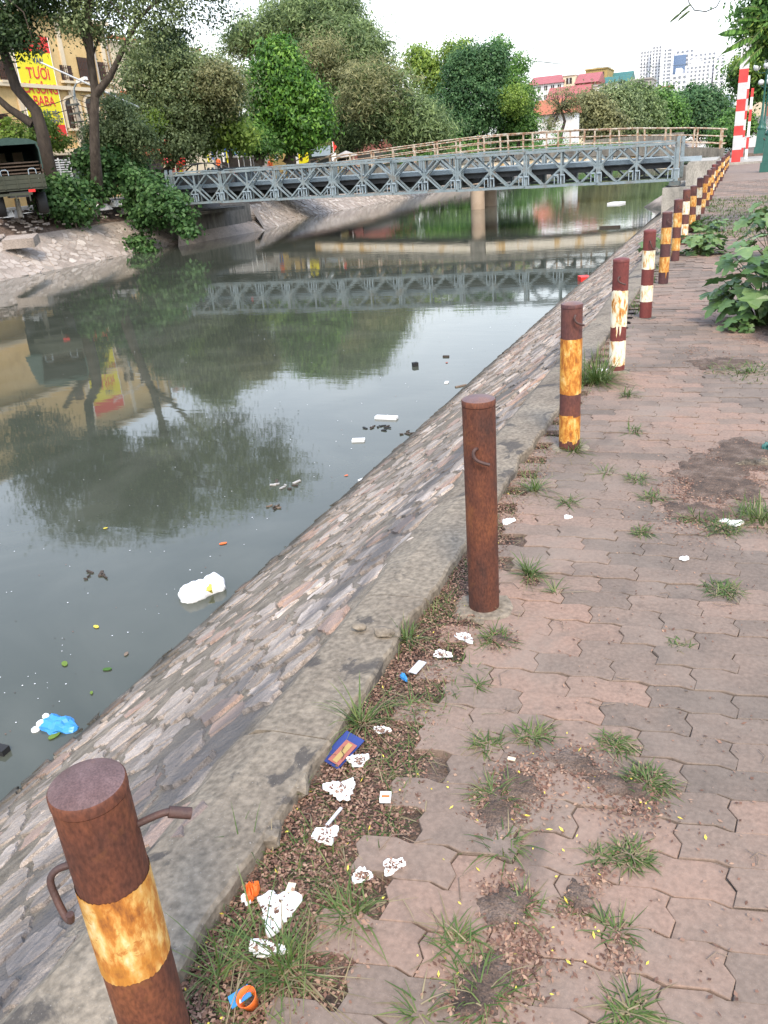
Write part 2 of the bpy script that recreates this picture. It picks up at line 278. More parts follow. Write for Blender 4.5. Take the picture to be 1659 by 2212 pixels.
def tar_streak(m):      # an old tarry spill run along the upper slope
    n = m.node_tree.nodes; L = m.node_tree.links; b = n['Principled BSDF']; src = b.inputs['Base Color'].links[0].from_socket; g = n.new('ShaderNodeNewGeometry')
    mp = n.new('ShaderNodeMapping'); mp.inputs['Scale'].default_value = (2.6, .55, 1); L.new(g.outputs['Position'], mp.inputs[0])
    t = n.new('ShaderNodeTexNoise'); t.inputs['Scale'].default_value = 1.6; t.inputs['Detail'].default_value = 10; t.inputs['Distortion'].default_value = .5; L.new(mp.outputs[0], t.inputs['Vector'])
    sx = n.new('ShaderNodeSeparateXYZ'); L.new(g.outputs['Position'], sx.inputs[0])
    a = n.new('ShaderNodeMapRange'); a.inputs[1].default_value = -2.25; a.inputs[2].default_value = -1.6; L.new(sx.outputs['X'], a.inputs[0])
    f = n.new('ShaderNodeMapRange'); f.inputs[1].default_value = .47; f.inputs[2].default_value = .58; f.inputs[4].default_value = .75; L.new(t.outputs[0], f.inputs[0])
    mu = n.new('ShaderNodeMath'); mu.operation = 'MULTIPLY'; L.new(a.outputs[0], mu.inputs[0]); L.new(f.outputs[0], mu.inputs[1])
    mx = n.new('ShaderNodeMix'); mx.data_type = 'RGBA'; mx.inputs[7].default_value = (.10, .094, .094, 1); L.new(mu.outputs[0], mx.inputs[0]); L.new(src, mx.inputs[6]); L.new(mx.outputs[2], b.inputs['Base Color'])
for k in ('stone', 'mortar', 'pink_stone'): tar_streak(M[k])
WZ = -1.55
# ================================================================== SETTING
# ---- water, bed and the ground on both sides
mb = MB(); mb.add([(-60, -40, WZ), (0, -40, WZ), (0, 1300, WZ), (-60, 1300, WZ)], [(0, 1, 2, 3)]); mb.build('water', M['water'], kind='structure')
mb = MB(); mb.add([(-60, -40, -2.6), (2, -40, -2.6), (2, 1300, -2.6), (-60, 1300, -2.6)], [(0, 1, 2, 3)]); mb.build('canal_bed', M['bed'], kind='structure')
LB = [(-26.9, -40), (-26.9, 24.4), (-27.6, 34), (-28.3, 40.5), (-26.3, 44.2), (-29.4, 57), (-29.2, 85), (-29.0, 118), (-28.6, 200), (-28.0, 400), (-26.5, 1300)]     # left water edge
def off(p, d): return (p[0]-d, p[1])
mb = MB()
top = [(-31.6, y) for x, y in LB]; top = [(min(x-4.2, -31.6) if y < 112 else x-4.2, y) for x, y in LB]
vs = []
for (x, y) in top: vs += [(x, y, .72), (-1500, y, .72)]
vs[0] = (top[0][0], -300, .72); vs[1] = (-1500, -300, .72)
mb.add(vs, [(2*i, 2*i+2, 2*i+3, 2*i+1) for i in range(len(top)-1)])
mb.add([(-.6, -300, -.03), (1500, -300, -.03), (1500, 1500, -.03), (-.6, 1500, -.03)], [(0, 1, 2, 3)])
mb.add([(-1500, 1301, .72), (1500, 1301, .72), (1500, 3500, .72), (-1500, 3500, .72)], [(0, 1, 2, 3)])
mb.build('ground', M['ground'], kind='structure')
# ---- left bank: rubble slope, dirt shelf, street
def ribbon(name, bot, topo, mt, kind='structure', nseg=6, jit=0., seed=1):
    r = random.Random(seed); vs = []; fs = []; pts = []
    for i in range(len(bot)-1):
        a, b, c, d = map(Vector, (bot[i], bot[i+1], topo[i], topo[i+1])); L = max(1, int((b-a).length/1.2)) if (b-a).length < 90 and a.y < 120 else 1
        for k in range(L): pts.append((a.lerp(b, k/L), c.lerp(d, k/L)))
    pts.append((Vector(bot[-1]), Vector(topo[-1])))
    for p, q in pts:
        for j in range(nseg+1):
            v = p.lerp(q, j/nseg); v.z += r.uniform(-jit, jit); v.x += r.uniform(-jit, jit)*2; vs.append(v)
    for i in range(len(pts)-1):
        for j in range(nseg): o = i*(nseg+1)+j; fs.append((o, o+1, o+nseg+2, o+nseg+1))
    mb = MB(); mb.add(vs, fs, smooth=jit > .03); return mb.build(name, mt, kind=kind)
bot = [(x+.75, y, -2.05) for x, y in LB]; tp = [(x-2.3, y, -.15) for x, y in LB]
left_slope = ribbon('left_embankment', bot, tp, M['bank_mortar'], jit=.012)
ribbon('dirt_shelf', [(x-2.28, y, -.16) for x, y in LB], [(t[0]-.1, t[1], .73) for t in top], M['soil'], jit=.05, seed=3)
mb = MB(); mb.add([(-39, -60, .735), (-32.6, -60, .735), (-32.6, 400, .735), (-39, 400, .735)], [(0, 1, 2, 3)]); mb.build('street', M['asphalt'], kind='structure')
mb = MB(); mb.box((-40.4, 29, .79), (2.6, 178, .14)); mb.build('far_pavement', M['concrete'], kind='structure')
# ---- right side: path bed, soil strip, coping, slope
def bumpy(x): return .004*math.sin(x*1.1)+.003*math.sin(x*7.7+1)+.002*math.sin(x*17+2)
ys = [(-1+.06*i) for i in range(150)] + [8+.5*i for i in range(140)]
mb = MB(); n = 5; vs = []
for y in ys:
    for j in range(n):
        x = -1.02 + j*(.47)/(n-1); vs.append((x, y, -.022 + .006*math.sin(y*9+j*2)+.006*math.sin(y*23+j) - (.012 if j < 2 else 0)))
fs = [(i*n+j, i*n+j+1, (i+1)*n+j+1, (i+1)*n+j) for i in range(len(ys)-1) for j in range(n-1)]
mb.add(vs, fs, smooth=True); mb.build('soil_strip', M['soil'], kind='structure')
mb = MB(); mb.add([(-.56, -1, -.0095), (2.6, -1, -.0095), (2.6, 78, -.0095), (-.56, 78, -.0095)], [(0, 1, 2, 3)]); mb.build('path_bed', M['dust'], kind='structure')
# coping: three cast lengths with chipped inner edges
def coping(y0, y1, seed, inner=-.985):
    r = random.Random(seed); vs = []; fs = []; N = int((y1-y0)/.05) if y1 < 14 else int((y1-y0)/.5); m = 8
    for i in range(N+1):
        y = y0+(y1-y0)*i/N; e = inner + bumpy(y*2+seed) + (r.uniform(-.005, .005)) - (.03*max(0, math.sin(y*2.9+seed))**30)
        o = -1.27 - .05*math.sin(y*1.7+seed)-.03*math.sin(y*4.7)-.015*math.sin(y*13) - r.uniform(0, .008); o = min(o, -1.28)
        zt = .04
        prof = [(e+.004, -.08), (e, zt-.01), (e-.009, zt), (e-.09, zt-.004), (-1.18, .028), (o+.035, .03+(o+.035+1.2)*.674+.016), (o, .03+(o+1.2)*.674+.009), (o-.03, .03+(o-.03+1.2)*.674-.04)]
        for k, (x, z) in enumerate(prof): vs.append((x+r.uniform(-.002, .002), y, z+r.uniform(-.001, .001)*(k > 1)))
    for i in range(N):
        for j in range(m-1): o = i*m+j; fs.append((o, o+m, o+m+1, o+1))
    fs += [tuple(range(m)), tuple(range(N*m, N*m+m))[::-1]]
    mb = MB(); mb.add(vs, fs)
    return mb
cop = thing('coping', None, None, (-1.1, 0, 0)); tag(cop, kind='structure')
for i, (a, b) in enumerate([(-1, 1.66), (1.664, 2.53), (2.534, 8.0), (8.004, 14), (14.004, 75)]):
    coping(a, b, i).build('concrete_slab', M['coping'], cop)
ribbon('slope_mortar', [(-1.2-3.0, y, .035-3*.674) for y in (-6, 38, 76, 420, 1300)], [(-1.265, y, -.014) for y in (-6, 38, 76, 420, 1300)], M['mortar'], nseg=14, jit=.006)
# ------------------------------------------------------------------ irregular stones: a clipped Voronoi of a jittered grid, mapped on the slope
def clip(poly, px, py, nx, ny):
    o = []; n = len(poly)
    for i in range(n):
        a = poly[i]; b = poly[(i+1) % n]; da = (a[0]-px)*nx+(a[1]-py)*ny; db = (b[0]-px)*nx+(b[1]-py)*ny
        if da <= 0: o.append(a)
        if (da < 0) != (db < 0) and da != db:
            t = da/(da-db); o.append((a[0]+(b[0]-a[0])*t, a[1]+(b[1]-a[1])*t))
    return o
def cells(u0, u1, v0, v1, du, dv, seed, jit=.42):
    r = random.Random(seed); nu = int((u1-u0)/du)+1; nv = max(1, round((v1-v0)/dv)); dv = (v1-v0)/nv; P = {}
    for i in range(-1, nu+1):
        for j in range(-1, nv+1): P[i, j] = (u0+(i+.5+(j % 2)*.5+r.uniform(-jit, jit))*du, v0+(j+.5+r.uniform(-jit, jit))*dv)
    for i in range(nu):
        for j in range(nv):
            x, y = P[i, j]; poly = [(x-du, y-dv), (x+du, y-dv), (x+du, y+dv), (x-du, y+dv)]
            for a in (-2, -1, 0, 1, 2):
                for b in (-2, -1, 0, 1, 2):
                    q = P.get((i+a, j+b))
                    if q and (a or b): poly = clip(poly, (x+q[0])/2, (y+q[1])/2, q[0]-x, q[1]-y)
            if len(poly) > 2: yield (x, y), poly
def stone_geo(cen, poly, mapf, r, gap, h):
    cx = sum(p[0] for p in poly)/len(poly); cy = sum(p[1] for p in poly)/len(poly); o = []
    for i in range(len(poly)):
        a = poly[i]; b = poly[(i+1) % len(poly)]; L = math.hypot(b[0]-a[0], b[1]-a[1])
        if L < .03: o.append(a); continue
        for t in ((.1, .37, .63, .88) if L > .14 else (.12, .5, .86)): o.append((a[0]+(b[0]-a[0])*t+r.uniform(-.009, .009), a[1]+(b[1]-a[1])*t+r.uniform(-.009, .009)))
    def sh(p, g):
        d = math.hypot(p[0]-cx, p[1]-cy) or 1; k = max(.2, 1-(g*r.uniform(.5, 1.9))/d); return (cx+(p[0]-cx)*k, cy+(p[1]-cy)*k)
    base = [sh(p, gap) for p in o]; topp = [(cx+(p[0]-cx)*.93, cy+(p[1]-cy)*.93) for p in base]
    tl = (r.uniform(-.05, .05), r.uniform(-.05, .05)); n = len(o); vs = [mapf(p[0], p[1], -.02) for p in base]
    vs += [mapf(p[0], p[1], h+(p[0]-cx)*tl[0]+(p[1]-cy)*tl[1]+r.uniform(-.004, .004)) for p in topp]
    return vs, [tuple(range(n, 2*n))] + [(i, (i+1) % n, n+(i+1) % n, n+i) for i in range(n)]
def lay_stones(parent, mapf, u0, u1, v0, v1, du, dv, near, mats, seed, gap=.014, h=.014, skip=.1, most=300):
    r = random.Random(seed); L = []
    for c, poly in cells(u0, u1, v0, v1, du, dv, seed):
        if r.random() < skip: continue
        p = mapf(c[0], c[1], 0); q = near(p); L.append((q, c, poly))
    L.sort(key=lambda t: t[0]); rest = [MB() for _ in mats]
    for k, (d, c, poly) in enumerate(L):
        vs, fs = stone_geo(c, poly, mapf, r, gap, h*r.uniform(.3, 1.8)); t = r.betavariate(2, 2.2); mi = 1 if (len(mats) > 1 and r.random() < .13) else 0
        if k < most: MB().add(vs, fs, t=t).build('stone', mats[mi], parent)
        else: rest[mi].add(vs, fs, t=t)
    for mi, b in enumerate(rest):
        if b.v: b.build('stones_beyond', mats[mi], parent, kind='stuff')
def onscreen(p):
    c = RM.T @ (np.array(p) - np.array([0, 0, H])); 
    if c[2] > -.05: return 1e6
    u, v = 384-FPX*c[0]/c[2], 512+FPX*c[1]/c[2]
    return -c[2] + (0 if -20 < u < 788 and -20 < v < 1044 else 500)
SN = Vector((-.674, 0, 1)).normalized(); SD = Vector((-1, 0, -.674)).normalized()
def rmap(u, v, h):
    p = Vector((-1.2, u, .03)) + SD*v + SN*h; return p
emb = thing('right_embankment', None, None, (-2.4, 0, -.8)); tag(emb, kind='structure')
lay_stones(emb, rmap, .2, 30, .12, 3.0, .235, .14, onscreen, [M['stone'], M['pink_stone']], 3, gap=.0125, h=.009, skip=.12)
def lmap_factory(a, b):
    a = Vector((a[0], a[1], 0)); b = Vector((b[0], b[1], 0)); d = (b-a).normalized(); nn = Vector((-.52, 0, .85)) * -1
    def f(u, v, h): p = a + d*u; return Vector((p.x+.75-3.05*v/3.6, p.y, -2.05+1.9*v/3.6)) + Vector((.53, 0, .85))*h
    return f, (b-a).length
lemb = thing('left_stone_facing', None, None, (-28, 30, -1)); tag(lemb, kind='structure')
for i, (a, b) in enumerate([((-26.9, 19), (-26.9, 24.4)), ((-26.9, 24.4), (-27.6, 34)), ((-27.6, 34), (-28.3, 40.5))]):
    f, L = lmap_factory(a, b); lay_stones(lemb, f, 0, L, .9, 3.35, .42, .3, onscreen, [M['bank_stone']], 20+i, gap=.03, h=.02, skip=.25, most=95)
for i, (a, b) in enumerate([((-26.3, 44.2), (-29.4, 57)), ((-29.4, 57), (-29.2, 85))]):
    f, L = lmap_factory(a, b); lay_stones(lemb, f, 0, L, .9, 3.5, .55, .36, onscreen, [M['bank_stone']], 30+i, gap=.05, h=.03, skip=.2, most=0)
# ------------------------------------------------------------------ pavers: wavy interlocking blocks laid in a running bond
PL, PW = .252, .1165; ROT = math.radians(4.5)
def saw(x, amp=.0135):
    f = (x/(PL/2)) % 1.0
    return amp*(f/.68) - amp/2 if f < .68 else amp*(1-(f-.68)/.32) - amp/2
def paver_outline(g=.0011):
    xs = [0, .34, .5, .84]; L = []
    for k, s in enumerate((0, .68, 1)): pass
    base = [0+1e-6, .34*PL, .5*PL, .84*PL, PL-1e-6]
    lo = [(x, saw(x)) for x in base]; hi = [(x, saw(x)+PW) for x in base][::-1]
    side = [(PL+.011, PW*.36), (PL-.011, PW*.66)]; side0 = [(-.011, PW*.66), (.011, PW*.36)]
    o = lo + side + hi + side0; cx, cy = PL/2, PW/2
    def s(p): 
        return (p[0]-cx)*(1-2*g/PL), (p[1]-cy)*(1-2*g/PW)
    return [s(p) for p in o]
OUT = paver_outline()
def paver_geo(r, k=1.):
    n = len(OUT); j = [(x+r.uniform(-.0015, .0015), y+r.uniform(-.0015, .0015)) for x, y in OUT]
    vs = [(x, y, -.03) for x, y in j] + [(x, y, -.0022) for x, y in j] + [(x*.986, y*.972, 0) for x, y in j]
    fs = [(i, (i+1) % n, n+(i+1) % n, n+i) for i in range(n)] + [(n+i, n+(i+1) % n, 2*n+(i+1) % n, 2*n+i) for i in range(n)] + [tuple(range(2*n, 3*n))]
    return vs, fs
HOLES = [(1660, 1200, .01)]
HO = [(onz(u, v), r) for u, v, r in HOLES]
pav = thing('paved_path', None, None, (0, 3, 0)); tag(pav, kind='structure')
rr = random.Random(5); variants = []
for k in range(6):
    vs, fs = paver_geo(rr); b = MB(); b.add(vs, fs); me = bpy.data.meshes.new('paver'); me.from_pydata(b.v, [], b.f); me.materials.append(None); variants.append((me, vs, fs))
PM = []
for q in range(10):
    t = q/9
    for me, vs, fs in variants[:3]:
        c = me.copy(); c.materials.clear(); c.materials.append(M['paver']); a = c.attributes.new('tint', 'FLOAT', 'POINT'); a.data.foreach_set('value', [t]*len(c.vertices)); PM.append((c, vs, fs, t))
cs, sn = math.cos(ROT), math.sin(ROT); L = []
for j in range(-10, 330):
    for i in range(-12, 22):
        x0 = (i + (j % 2)*.5)*PL; y0 = j*PW; x = x0*cs - y0*sn*.0; y = y0 + x0*sn
        y += .35
        x += .0
        if y < .3 or y > 36 or x > (1.4 if y < 9 else 1.9): continue
        lim = float(np.interp(y, [0, 1.2, 1.6, 1.86, 2.2, 2.6, 3.5, 6, 12], [-.66, -.64, -.70, -.76, -.79, -.80, -.87, -.86, -.88]))
        if x < lim - .03: continue
        if any((x-h.x)**2+((y-h.y)*.8)**2 < r*r*rr.uniform(.75, 1.15) for h, r in HO): continue
        z = .0035*math.sin(x*5+1)*math.sin(y*3.3) + rr.uniform(-.0035, .0035)
        L.append((onscreen((x, y, 0)), x, y, z))
L.sort(); far = MB()
tn = lambda x, y: .5+.28*math.sin(x*4.1+y*1.7)+.2*math.sin(y*5.3-x*2)+rr.uniform(-.3, .3)
for k, (d, x, y, z) in enumerate(L):
    t = min(1, max(0, tn(x, y))); me, vs, fs, tt = PM[min(9, int(t*10))*3 + rr.randrange(3)]
    ang = ROT + rr.uniform(-.006, .006); tx, ty = rr.uniform(-.008, .008), rr.uniform(-.01, .01)
    if k < 300:
        o = link(me, 'paver', pav, False); o.location = (x, y-3, z); o.rotation_euler = (ty, tx, ang)
    else:
        R = Matrix.Rotation(ang, 3, 'Z') @ Matrix.Rotation(tx, 3, 'Y') @ Matrix.Rotation(ty, 3, 'X')
        n = len(OUT); w = [Vector((x, y, z)) + R @ Vector(p) for p in vs[n:]]
        far.add(w, [f if len(f) > 4 else f for f in [tuple(i-n for i in f) for f in fs[n:]]], t=tt)
far.build('pavers_beyond', M['paver'], pav, kind='stuff')
mb = MB(); mb.add([(-.93, 36, -.004), (2.2, 36, -.004), (2.4, 78, -.004), (-.93, 78, -.004)], [(0, 1, 2, 3)]); mb.build('far_paving', M['paver'], kind='structure')
def dirt(pts, seed, mt='soil'):
    for k, (u, v, rx, ry) in enumerate(pts):
        p = onz(u, v, 0); r = random.Random(seed+k); n = 40; ph = [r.uniform(0, 6.28) for _ in range(4)]
        rad = [1+.18*math.sin(2*a+ph[0])+.14*math.sin(5*a+ph[1])+.09*math.sin(11*a+ph[2])+r.uniform(-.05, .05) for a in [2*PI*i/n for i in range(n)]]
        o = [(p.x+rx*rad[i]*math.cos(2*PI*i/n), p.y+ry*rad[i]*math.sin(2*PI*i/n), .0005) for i in range(n)]
        m_ = [(p.x+(q[0]-p.x)*.8, p.y+(q[1]-p.y)*.8, .006+r.uniform(0, .003)) for q in o]; c = [(p.x+(q[0]-p.x)*.4, p.y+(q[1]-p.y)*.4, .009+r.uniform(0, .004)) for q in o]
        mb = MB(); mb.add(o+m_+c, [(i, (i+1) % n, n+(i+1) % n, n+i) for i in range(n)]+[(n+i, n+(i+1) % n, 2*n+(i+1) % n, 2*n+i) for i in range(n)]+[tuple(range(2*n, 3*n))], smooth=True); mb.build('dirt_patch', M[mt], kind='structure')
dirt([(1545, 1030, .24, .30), (1600, 985, .2, .25), (1500, 1105, .13, .12), (1560, 785, .2, .22), (1655, 700, .2, .5), (1120, 1700, .07, .06), (1075, 1760, .05, .1), (1240, 1650, .07, .05), (1340, 1700, .08, .05), (1090, 1960, .055, .07), (1050, 2130, .06, .08), (1250, 1940, .03, .05), (1085, 1385, .05, .03)], 5)
# a thin skin of dust trodden over the joints, thicker to the right
# ------------------------------------------------------------------ bollards
BH, BR = .83, .0585
def band(z0, z1, r, seed, jag, drips=0):
    rr = random.Random(seed); n = 120; vs = []
    w1 = [rr.uniform(-1, 1) for _ in range(12)]; lo = [z0 + jag*(w1[k//10]*.6+w1[(k//10+1) % 12]*.4*(k % 10)/10) + rr.uniform(-1, 1)*.0018 for k in range(n)]; hi = [z1 + jag*.4*w1[(k//10+5) % 12] + rr.uniform(-1, 1)*.0015 for k in range(n)]
    for _ in range(drips):
        k = rr.randrange(n); d = rr.uniform(.03, .09); [lo.__setitem__((k+q) % n, lo[(k+q) % n]-d*(1-.25*abs(q-1))) for q in range(4)]
    for k in range(n): a = 2*PI*k/n; vs += [(r*math.cos(a), r*math.sin(a), lo[k]), (r*math.cos(a), r*math.sin(a), hi[k])]
    mb = MB(); mb.add(vs, [(2*k, 2*((k+1) % n), 2*((k+1) % n)+1, 2*k+1) for k in range(n)], smooth=True); return mb
def hookpts(kind, a, r):
    c, s = math.cos(a), math.sin(a); o = Vector((c, s, 0)); t = Vector((-s, c, 0)); z = Vector((0, 0, 1))
    if kind == 'loop': return [o*(r-.01), o*(r+.02)-z*.004, o*(r+.034)-z*.02+t*.004, o*(r+.03)-z*.05+t*.014, o*(r+.02)-z*.072+t*.03, o*(r+.008)-z*.07+t*.046, o*(r+.004)-z*.05+t*.052]
    if kind == 'curl': return [o*(r-.01), o*(r+.015)+z*.005-t*.008, o*(r+.022)-z*.01-t*.014, o*(r+.025)-z*.03-t*.004, o*(r+.024)-z*.042+t*.02, o*(r+.02)-z*.05+t*.042]
    return [o*(r-.01), o*(r+.03)+z*.012, o*(r+.05)+z*.014, o*(r+.058)+z*.011, o*(r+.072)+z*.006, o*(r+.084)+z*.002]
def smooth(P, k=4):
    o = []; n = len(P)
    for i in range(n-1):
        a, b, c, d = P[max(i-1, 0)], P[i], P[i+1], P[min(i+2, n-1)]
        for j in range(k):
            t = j/k; o.append(.5*((2*b)+(c-a)*t+(2*a-5*b+4*c-d)*t*t+(3*b-a-3*c+d)*t*t*t))
    return o+[P[-1]]
def bollard(x, y, name, label, body, bands, hooks, lean=(0, 0), h=BH, seed=0, base=True):
    t = thing(name, label, 'bollard', (x, y, 0), 'rusty steel bollards along the canal kerb')
    t.rotation_euler = (lean[1], lean[0], seed*1.3)
    R = BR; mb = MB()
    prof = [(R, -.08), (R, 0), (R*1.004, h*.3), (R, h-.022)]
    mb.lathe(prof, n=40)
    mb.build('post', M[body], t, False)
    cp = MB(); cp.lathe([(R+.0012, h-.02), (R+.0012, h-.003), (R-.001, h)], n=40); cp.f.pop(); cp.m.pop(); cp.sm.pop(); cp.lathe([(R-.001, h), (R*.8, h+.005), (R*.45, h+.0095), (R*.1, h+.011)], n=40, m=1); cp.build('cap', [M[body], M['cap'] if body != 'rust_red' else M[body]], t, False)
    for i, (a, b, mt, jag, dr) in enumerate(bands): band(a*h, b*h, R+.0014, seed*7+i, jag, dr).build('paint_band', M[mt], t, False)
    for kind, ang, z in hooks:
        p = hookpts(kind, ang-seed*1.3, R); mb = MB(); mb.tube(smooth([q+Vector((0, 0, z*h)) for q in p]), .006, 8)
        if kind == 'spike': mb.tube([p[2]+Vector((0, 0, z*h)), p[5]+Vector((0, 0, z*h-.001))], .0095, 8)
        mb.build('hook', M['dark_iron'], t, False)
    if base:
        r2 = random.Random(seed+50); n = 18; o = [(math.cos(2*PI*k/n)*(R+.035+r2.uniform(0, .05)), math.sin(2*PI*k/n)*(R+.035+r2.uniform(0, .05)), -.012) for k in range(n)]
        i_ = [(p[0]*.8, p[1]*.8, .004) for p in o]; mb = MB(); mb.add(o+i_, [(k, (k+1) % n, n+(k+1) % n, n+k) for k in range(n)]+[tuple(range(n, 2*n))]); mb.build('mortar_collar', M['coping'], t, False)
    return t
W_, O_ = 'band_white', 'band_orange'
b1 = onz(187, 1692, .76)
bollard(b1.x, b1.y, 'bollard', 'nearest bollard, domed rusty top, cream and orange band and a spike at its side', 'rust', [(.50, .75, 'band_orange', .004, 0), (.0, .23, 'band_orange', .004, 0)], [('loop', math.radians(215), .80), ('spike', math.radians(35), .865)], seed=0, base=False, h=.76)
bollard(-.775, 2.60, 'bollard', 'second bollard from the front, plain red brown rust all over with a curled hook', 'rust', [], [('curl', math.radians(-80), .80)], seed=1)
bollard(-.79, 4.47, 'bollard', 'third bollard from the front, brown top over a long solid orange stained band', 'rust_paint', [(.40, .775, 'band_deep', .003, 0), (.06, .245, 'band_deep', .02, 2)], [('curl', math.radians(-60), .93)], seed=2)
bollard(-.765, 6.33, 'bollard', 'fourth bollard from the front, red top with a bent hook over a streaked white band', 'rust_red', [(.41, .73, W_, .018, 3), (.05, .28, W_, .006, 0)], [('curl', math.radians(-85), .85)], seed=3)
bollard(-.765, 8.45, 'bollard', 'fifth bollard from the front, red with two clean white bands, whitest of the row', 'rust_red', [(.57, .78, W_, .004, 0), (.195, .385, W_, .004, 1)], [('loop', math.radians(-80), .89)], seed=4)
bollard(-.775, 10.62, 'bollard', 'sixth bollard from the front, dark brown with orange streaked bands beside the creeping vine', 'rust_paint', [(.565, .79, O_, .006, 1), (.17, .385, O_, .004, 1)], [('curl', math.radians(-70), .9)], seed=5)
LAB = {6: 'seventh bollard, orange bands with a long drip, rising behind the low vine', 7: 'eighth bollard, white band with one drip in front of the concrete bearing block', 8: 'ninth bollard, brown over orange band, in the middle of the row', 9: 'tenth bollard, white and orange bands leaning to the canal', 10: 'eleventh bollard, thin brown post beside the grass patch'}
yy = [12.72, 14.75, 16.8, 18.9, 21.0, 23.3, 25.4, 27.6, 29.8, 32.0, 34.2, 36.5, 39, 41.5, 44, 47, 50, 53]
for i, y in enumerate(yy):
    r = random.Random(i*11+3); w = W_ if i in (1, 3, 7, 12) else O_
    lab = LAB.get(i+6, 'small faded bollard far along the kerb past the steel bridge')
    LOC = ['ninth', 'tenth', 'eleventh', 'twelfth', 'thirteenth', 'fourteenth', 'fifteenth', 'sixteenth', 'seventeenth', 'eighteenth', 'nineteenth', 'twentieth']
    if i == 7: lab = 'far bollard with a black numeral 4 painted on its white band'
    elif i > 4: lab = ['twelfth bollard, brown and orange, in front of the concrete approach block', 'thirteenth bollard, brown and orange, beside the approach block', None, 'bollard just beyond the one with the numeral', 'second bollard beyond the one with the numeral', 'brown and orange bollard level with the steel bridge end', 'white banded small bollard just past the steel bridge end', 'far bollard in front of the low canal wall', 'tiny far bollard, fourth from the far end of the row', 'tiny far bollard, third from the far end of the row', 'tiny far bollard, last but one before the striped gate post', 'farthest bollard, at the foot of the striped gate post', 'farthest of all bollards'][i-5]
    t = bollard(-.77+r.uniform(-.03, .03), y, 'bollard', lab, 'rust_paint' if i != 7 else 'rust_red', [(.56, .79, w, .006, 1), (.18, .385, w, .006, 1)], [('curl', math.radians(-75), .9)] if i < 3 else [], lean=(r.uniform(-.02, .02) + (.05 if i in (4, 8) else 0), r.uniform(-.02, .02)), h=BH*r.uniform(.96, 1.04), seed=6+i, base=i < 4)
    if i == 7:
        cu = bpy.data.curves.new('numeral', 'FONT'); cu.body = '4'; cu.size = .13; cu.align_x = 'CENTER'; cu.extrude = .001
        ob = bpy.data.objects.new('tmp', cu); C.objects.link(ob); dg = bpy.context.evaluated_depsgraph_get(); me = bpy.data.meshes.new_from_object(ob.evaluated_get(dg)); bpy.data.objects.remove(ob)
        me.materials.clear(); me.materials.append(M['black']); o = link(me, 'numeral', t, False); o.rotation_euler = (PI/2, 0, -t.rotation_euler.z); o.location = Vector((0, -.0665, .6*BH)); o.location.rotate(Matrix.Rotation(-t.rotation_euler.z, 3, 'Z'))
# ------------------------------------------------------------------ steel panel bridge
TH = math.radians(180.93); BP = Vector((-2.5, 36.87, .094)); PLN = 3.05
bd = Vector((math.cos(TH), math.sin(TH), .047/PLN)); by = Vector((-math.sin(TH), math.cos(TH), 0))*-1   # by points away from the camera
if by.y < 0: by = -by
br = thing('steel_bridge', 'pale blue grey steel panel truss bridge crossing the canal', 'bridge', BP)
def bp(s, d, z): return BP + bd*s + by*d + Vector((0, 0, z))
def panel_mesh():
    mb = MB(); h = 1.46; w = .085; up = (0, 1, 0)
    for z in (.05, h-.05):
        mb.box((PLN/2, -.035, z), (PLN-.03, .03, .10)); mb.box((PLN/2, .035, z), (PLN-.03, .03, .10)); mb.box((PLN/2, 0, z), (PLN-.05, .05, .03), m=1)
    for x in (.045, PLN/2, PLN-.045): mb.box((x, 0, h/2), (.07, .065, h-.2))
    for x in (.76, PLN-.76): mb.box((x, 0, .12), (.16, .075, .05)); mb.box((x, 0, h-.12), (.16, .075, .05))
    for sx in (0, 1):
        a = .08 + sx*(PLN/2); b = a + PLN/2 - .16 ; mid = (a+b)/2; zc = h/2
        for x0, x1 in ((a, mid-.04), (b, mid+.04)):
            for z0, z1 in ((zc+.04, h-.11), (zc-.04, .11)): mb.bar((x0, 0, z0), (x1, 0, z1), .06, .075, up=up)
    for x in (.08, PLN/2, PLN-.08): mb.box((x, 0, h/2), (.2, .05, .22)); 
    mb.box((.02, 0, .05), (.07, .12, .13)); mb.box((.02, 0, h-.05), (.07, .12, .13)); mb.box((.02, -.07, h-.05), (.05, .03, .05), m=1); mb.box((.02, -.07, .05), (.05, .03, .05), m=1)
    me = bpy.data.meshes.new('truss_panel'); me.from_pydata(mb.v, [], mb.f); me.materials.append(M['steel']); me.materials.append(M['steel_dark']); me.polygons.foreach_set('material_index', mb.m); return me
pm = panel_mesh()
Mx = Matrix((bd, by, (0, 0, 1))).transposed().to_4x4()
NP = 8
for d in (0, .42, 3.95, 4.37):
    for k in range(NP):
        o = link(pm, 'truss_panel', br, False); o.matrix_local = Matrix.Translation(bd*(k*PLN) + by*d) @ Mx
for d in (0.21, 4.16):
    for k in range(NP):
        mb = MB(); a = bp(k*PLN+.35, d, 1.50); b = bp(k*PLN+2.75, d, 1.50); mb.bar(a, b, .52 if d < 1 else .5, .045); mb.bar(bp(k*PLN+.9, d, 1.535), bp(k*PLN+2.1, d, 1.535), .3, .03)
        mb.build('chord_cover_plate', M['steel'], br)
for k in range(NP*2+1):
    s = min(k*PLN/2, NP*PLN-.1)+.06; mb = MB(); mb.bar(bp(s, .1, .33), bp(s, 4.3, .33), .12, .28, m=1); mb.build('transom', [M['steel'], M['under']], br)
    for side in (-1, 1):
        mb = MB(); c = s + side*.13
        mb.bar(bp(c-.09, -.05, .46), bp(c+.09, -.05, .46), .1, .05, m=0); mb.bar(bp(c-.08, -.05, .12), bp(c-.08, -.05, .45), .04, .04); mb.bar(bp(c+.08, -.05, .1), bp(c+.08, -.05, .45), .03, .03)
        mb.build('transom_clamp', M['steel_light'], br)
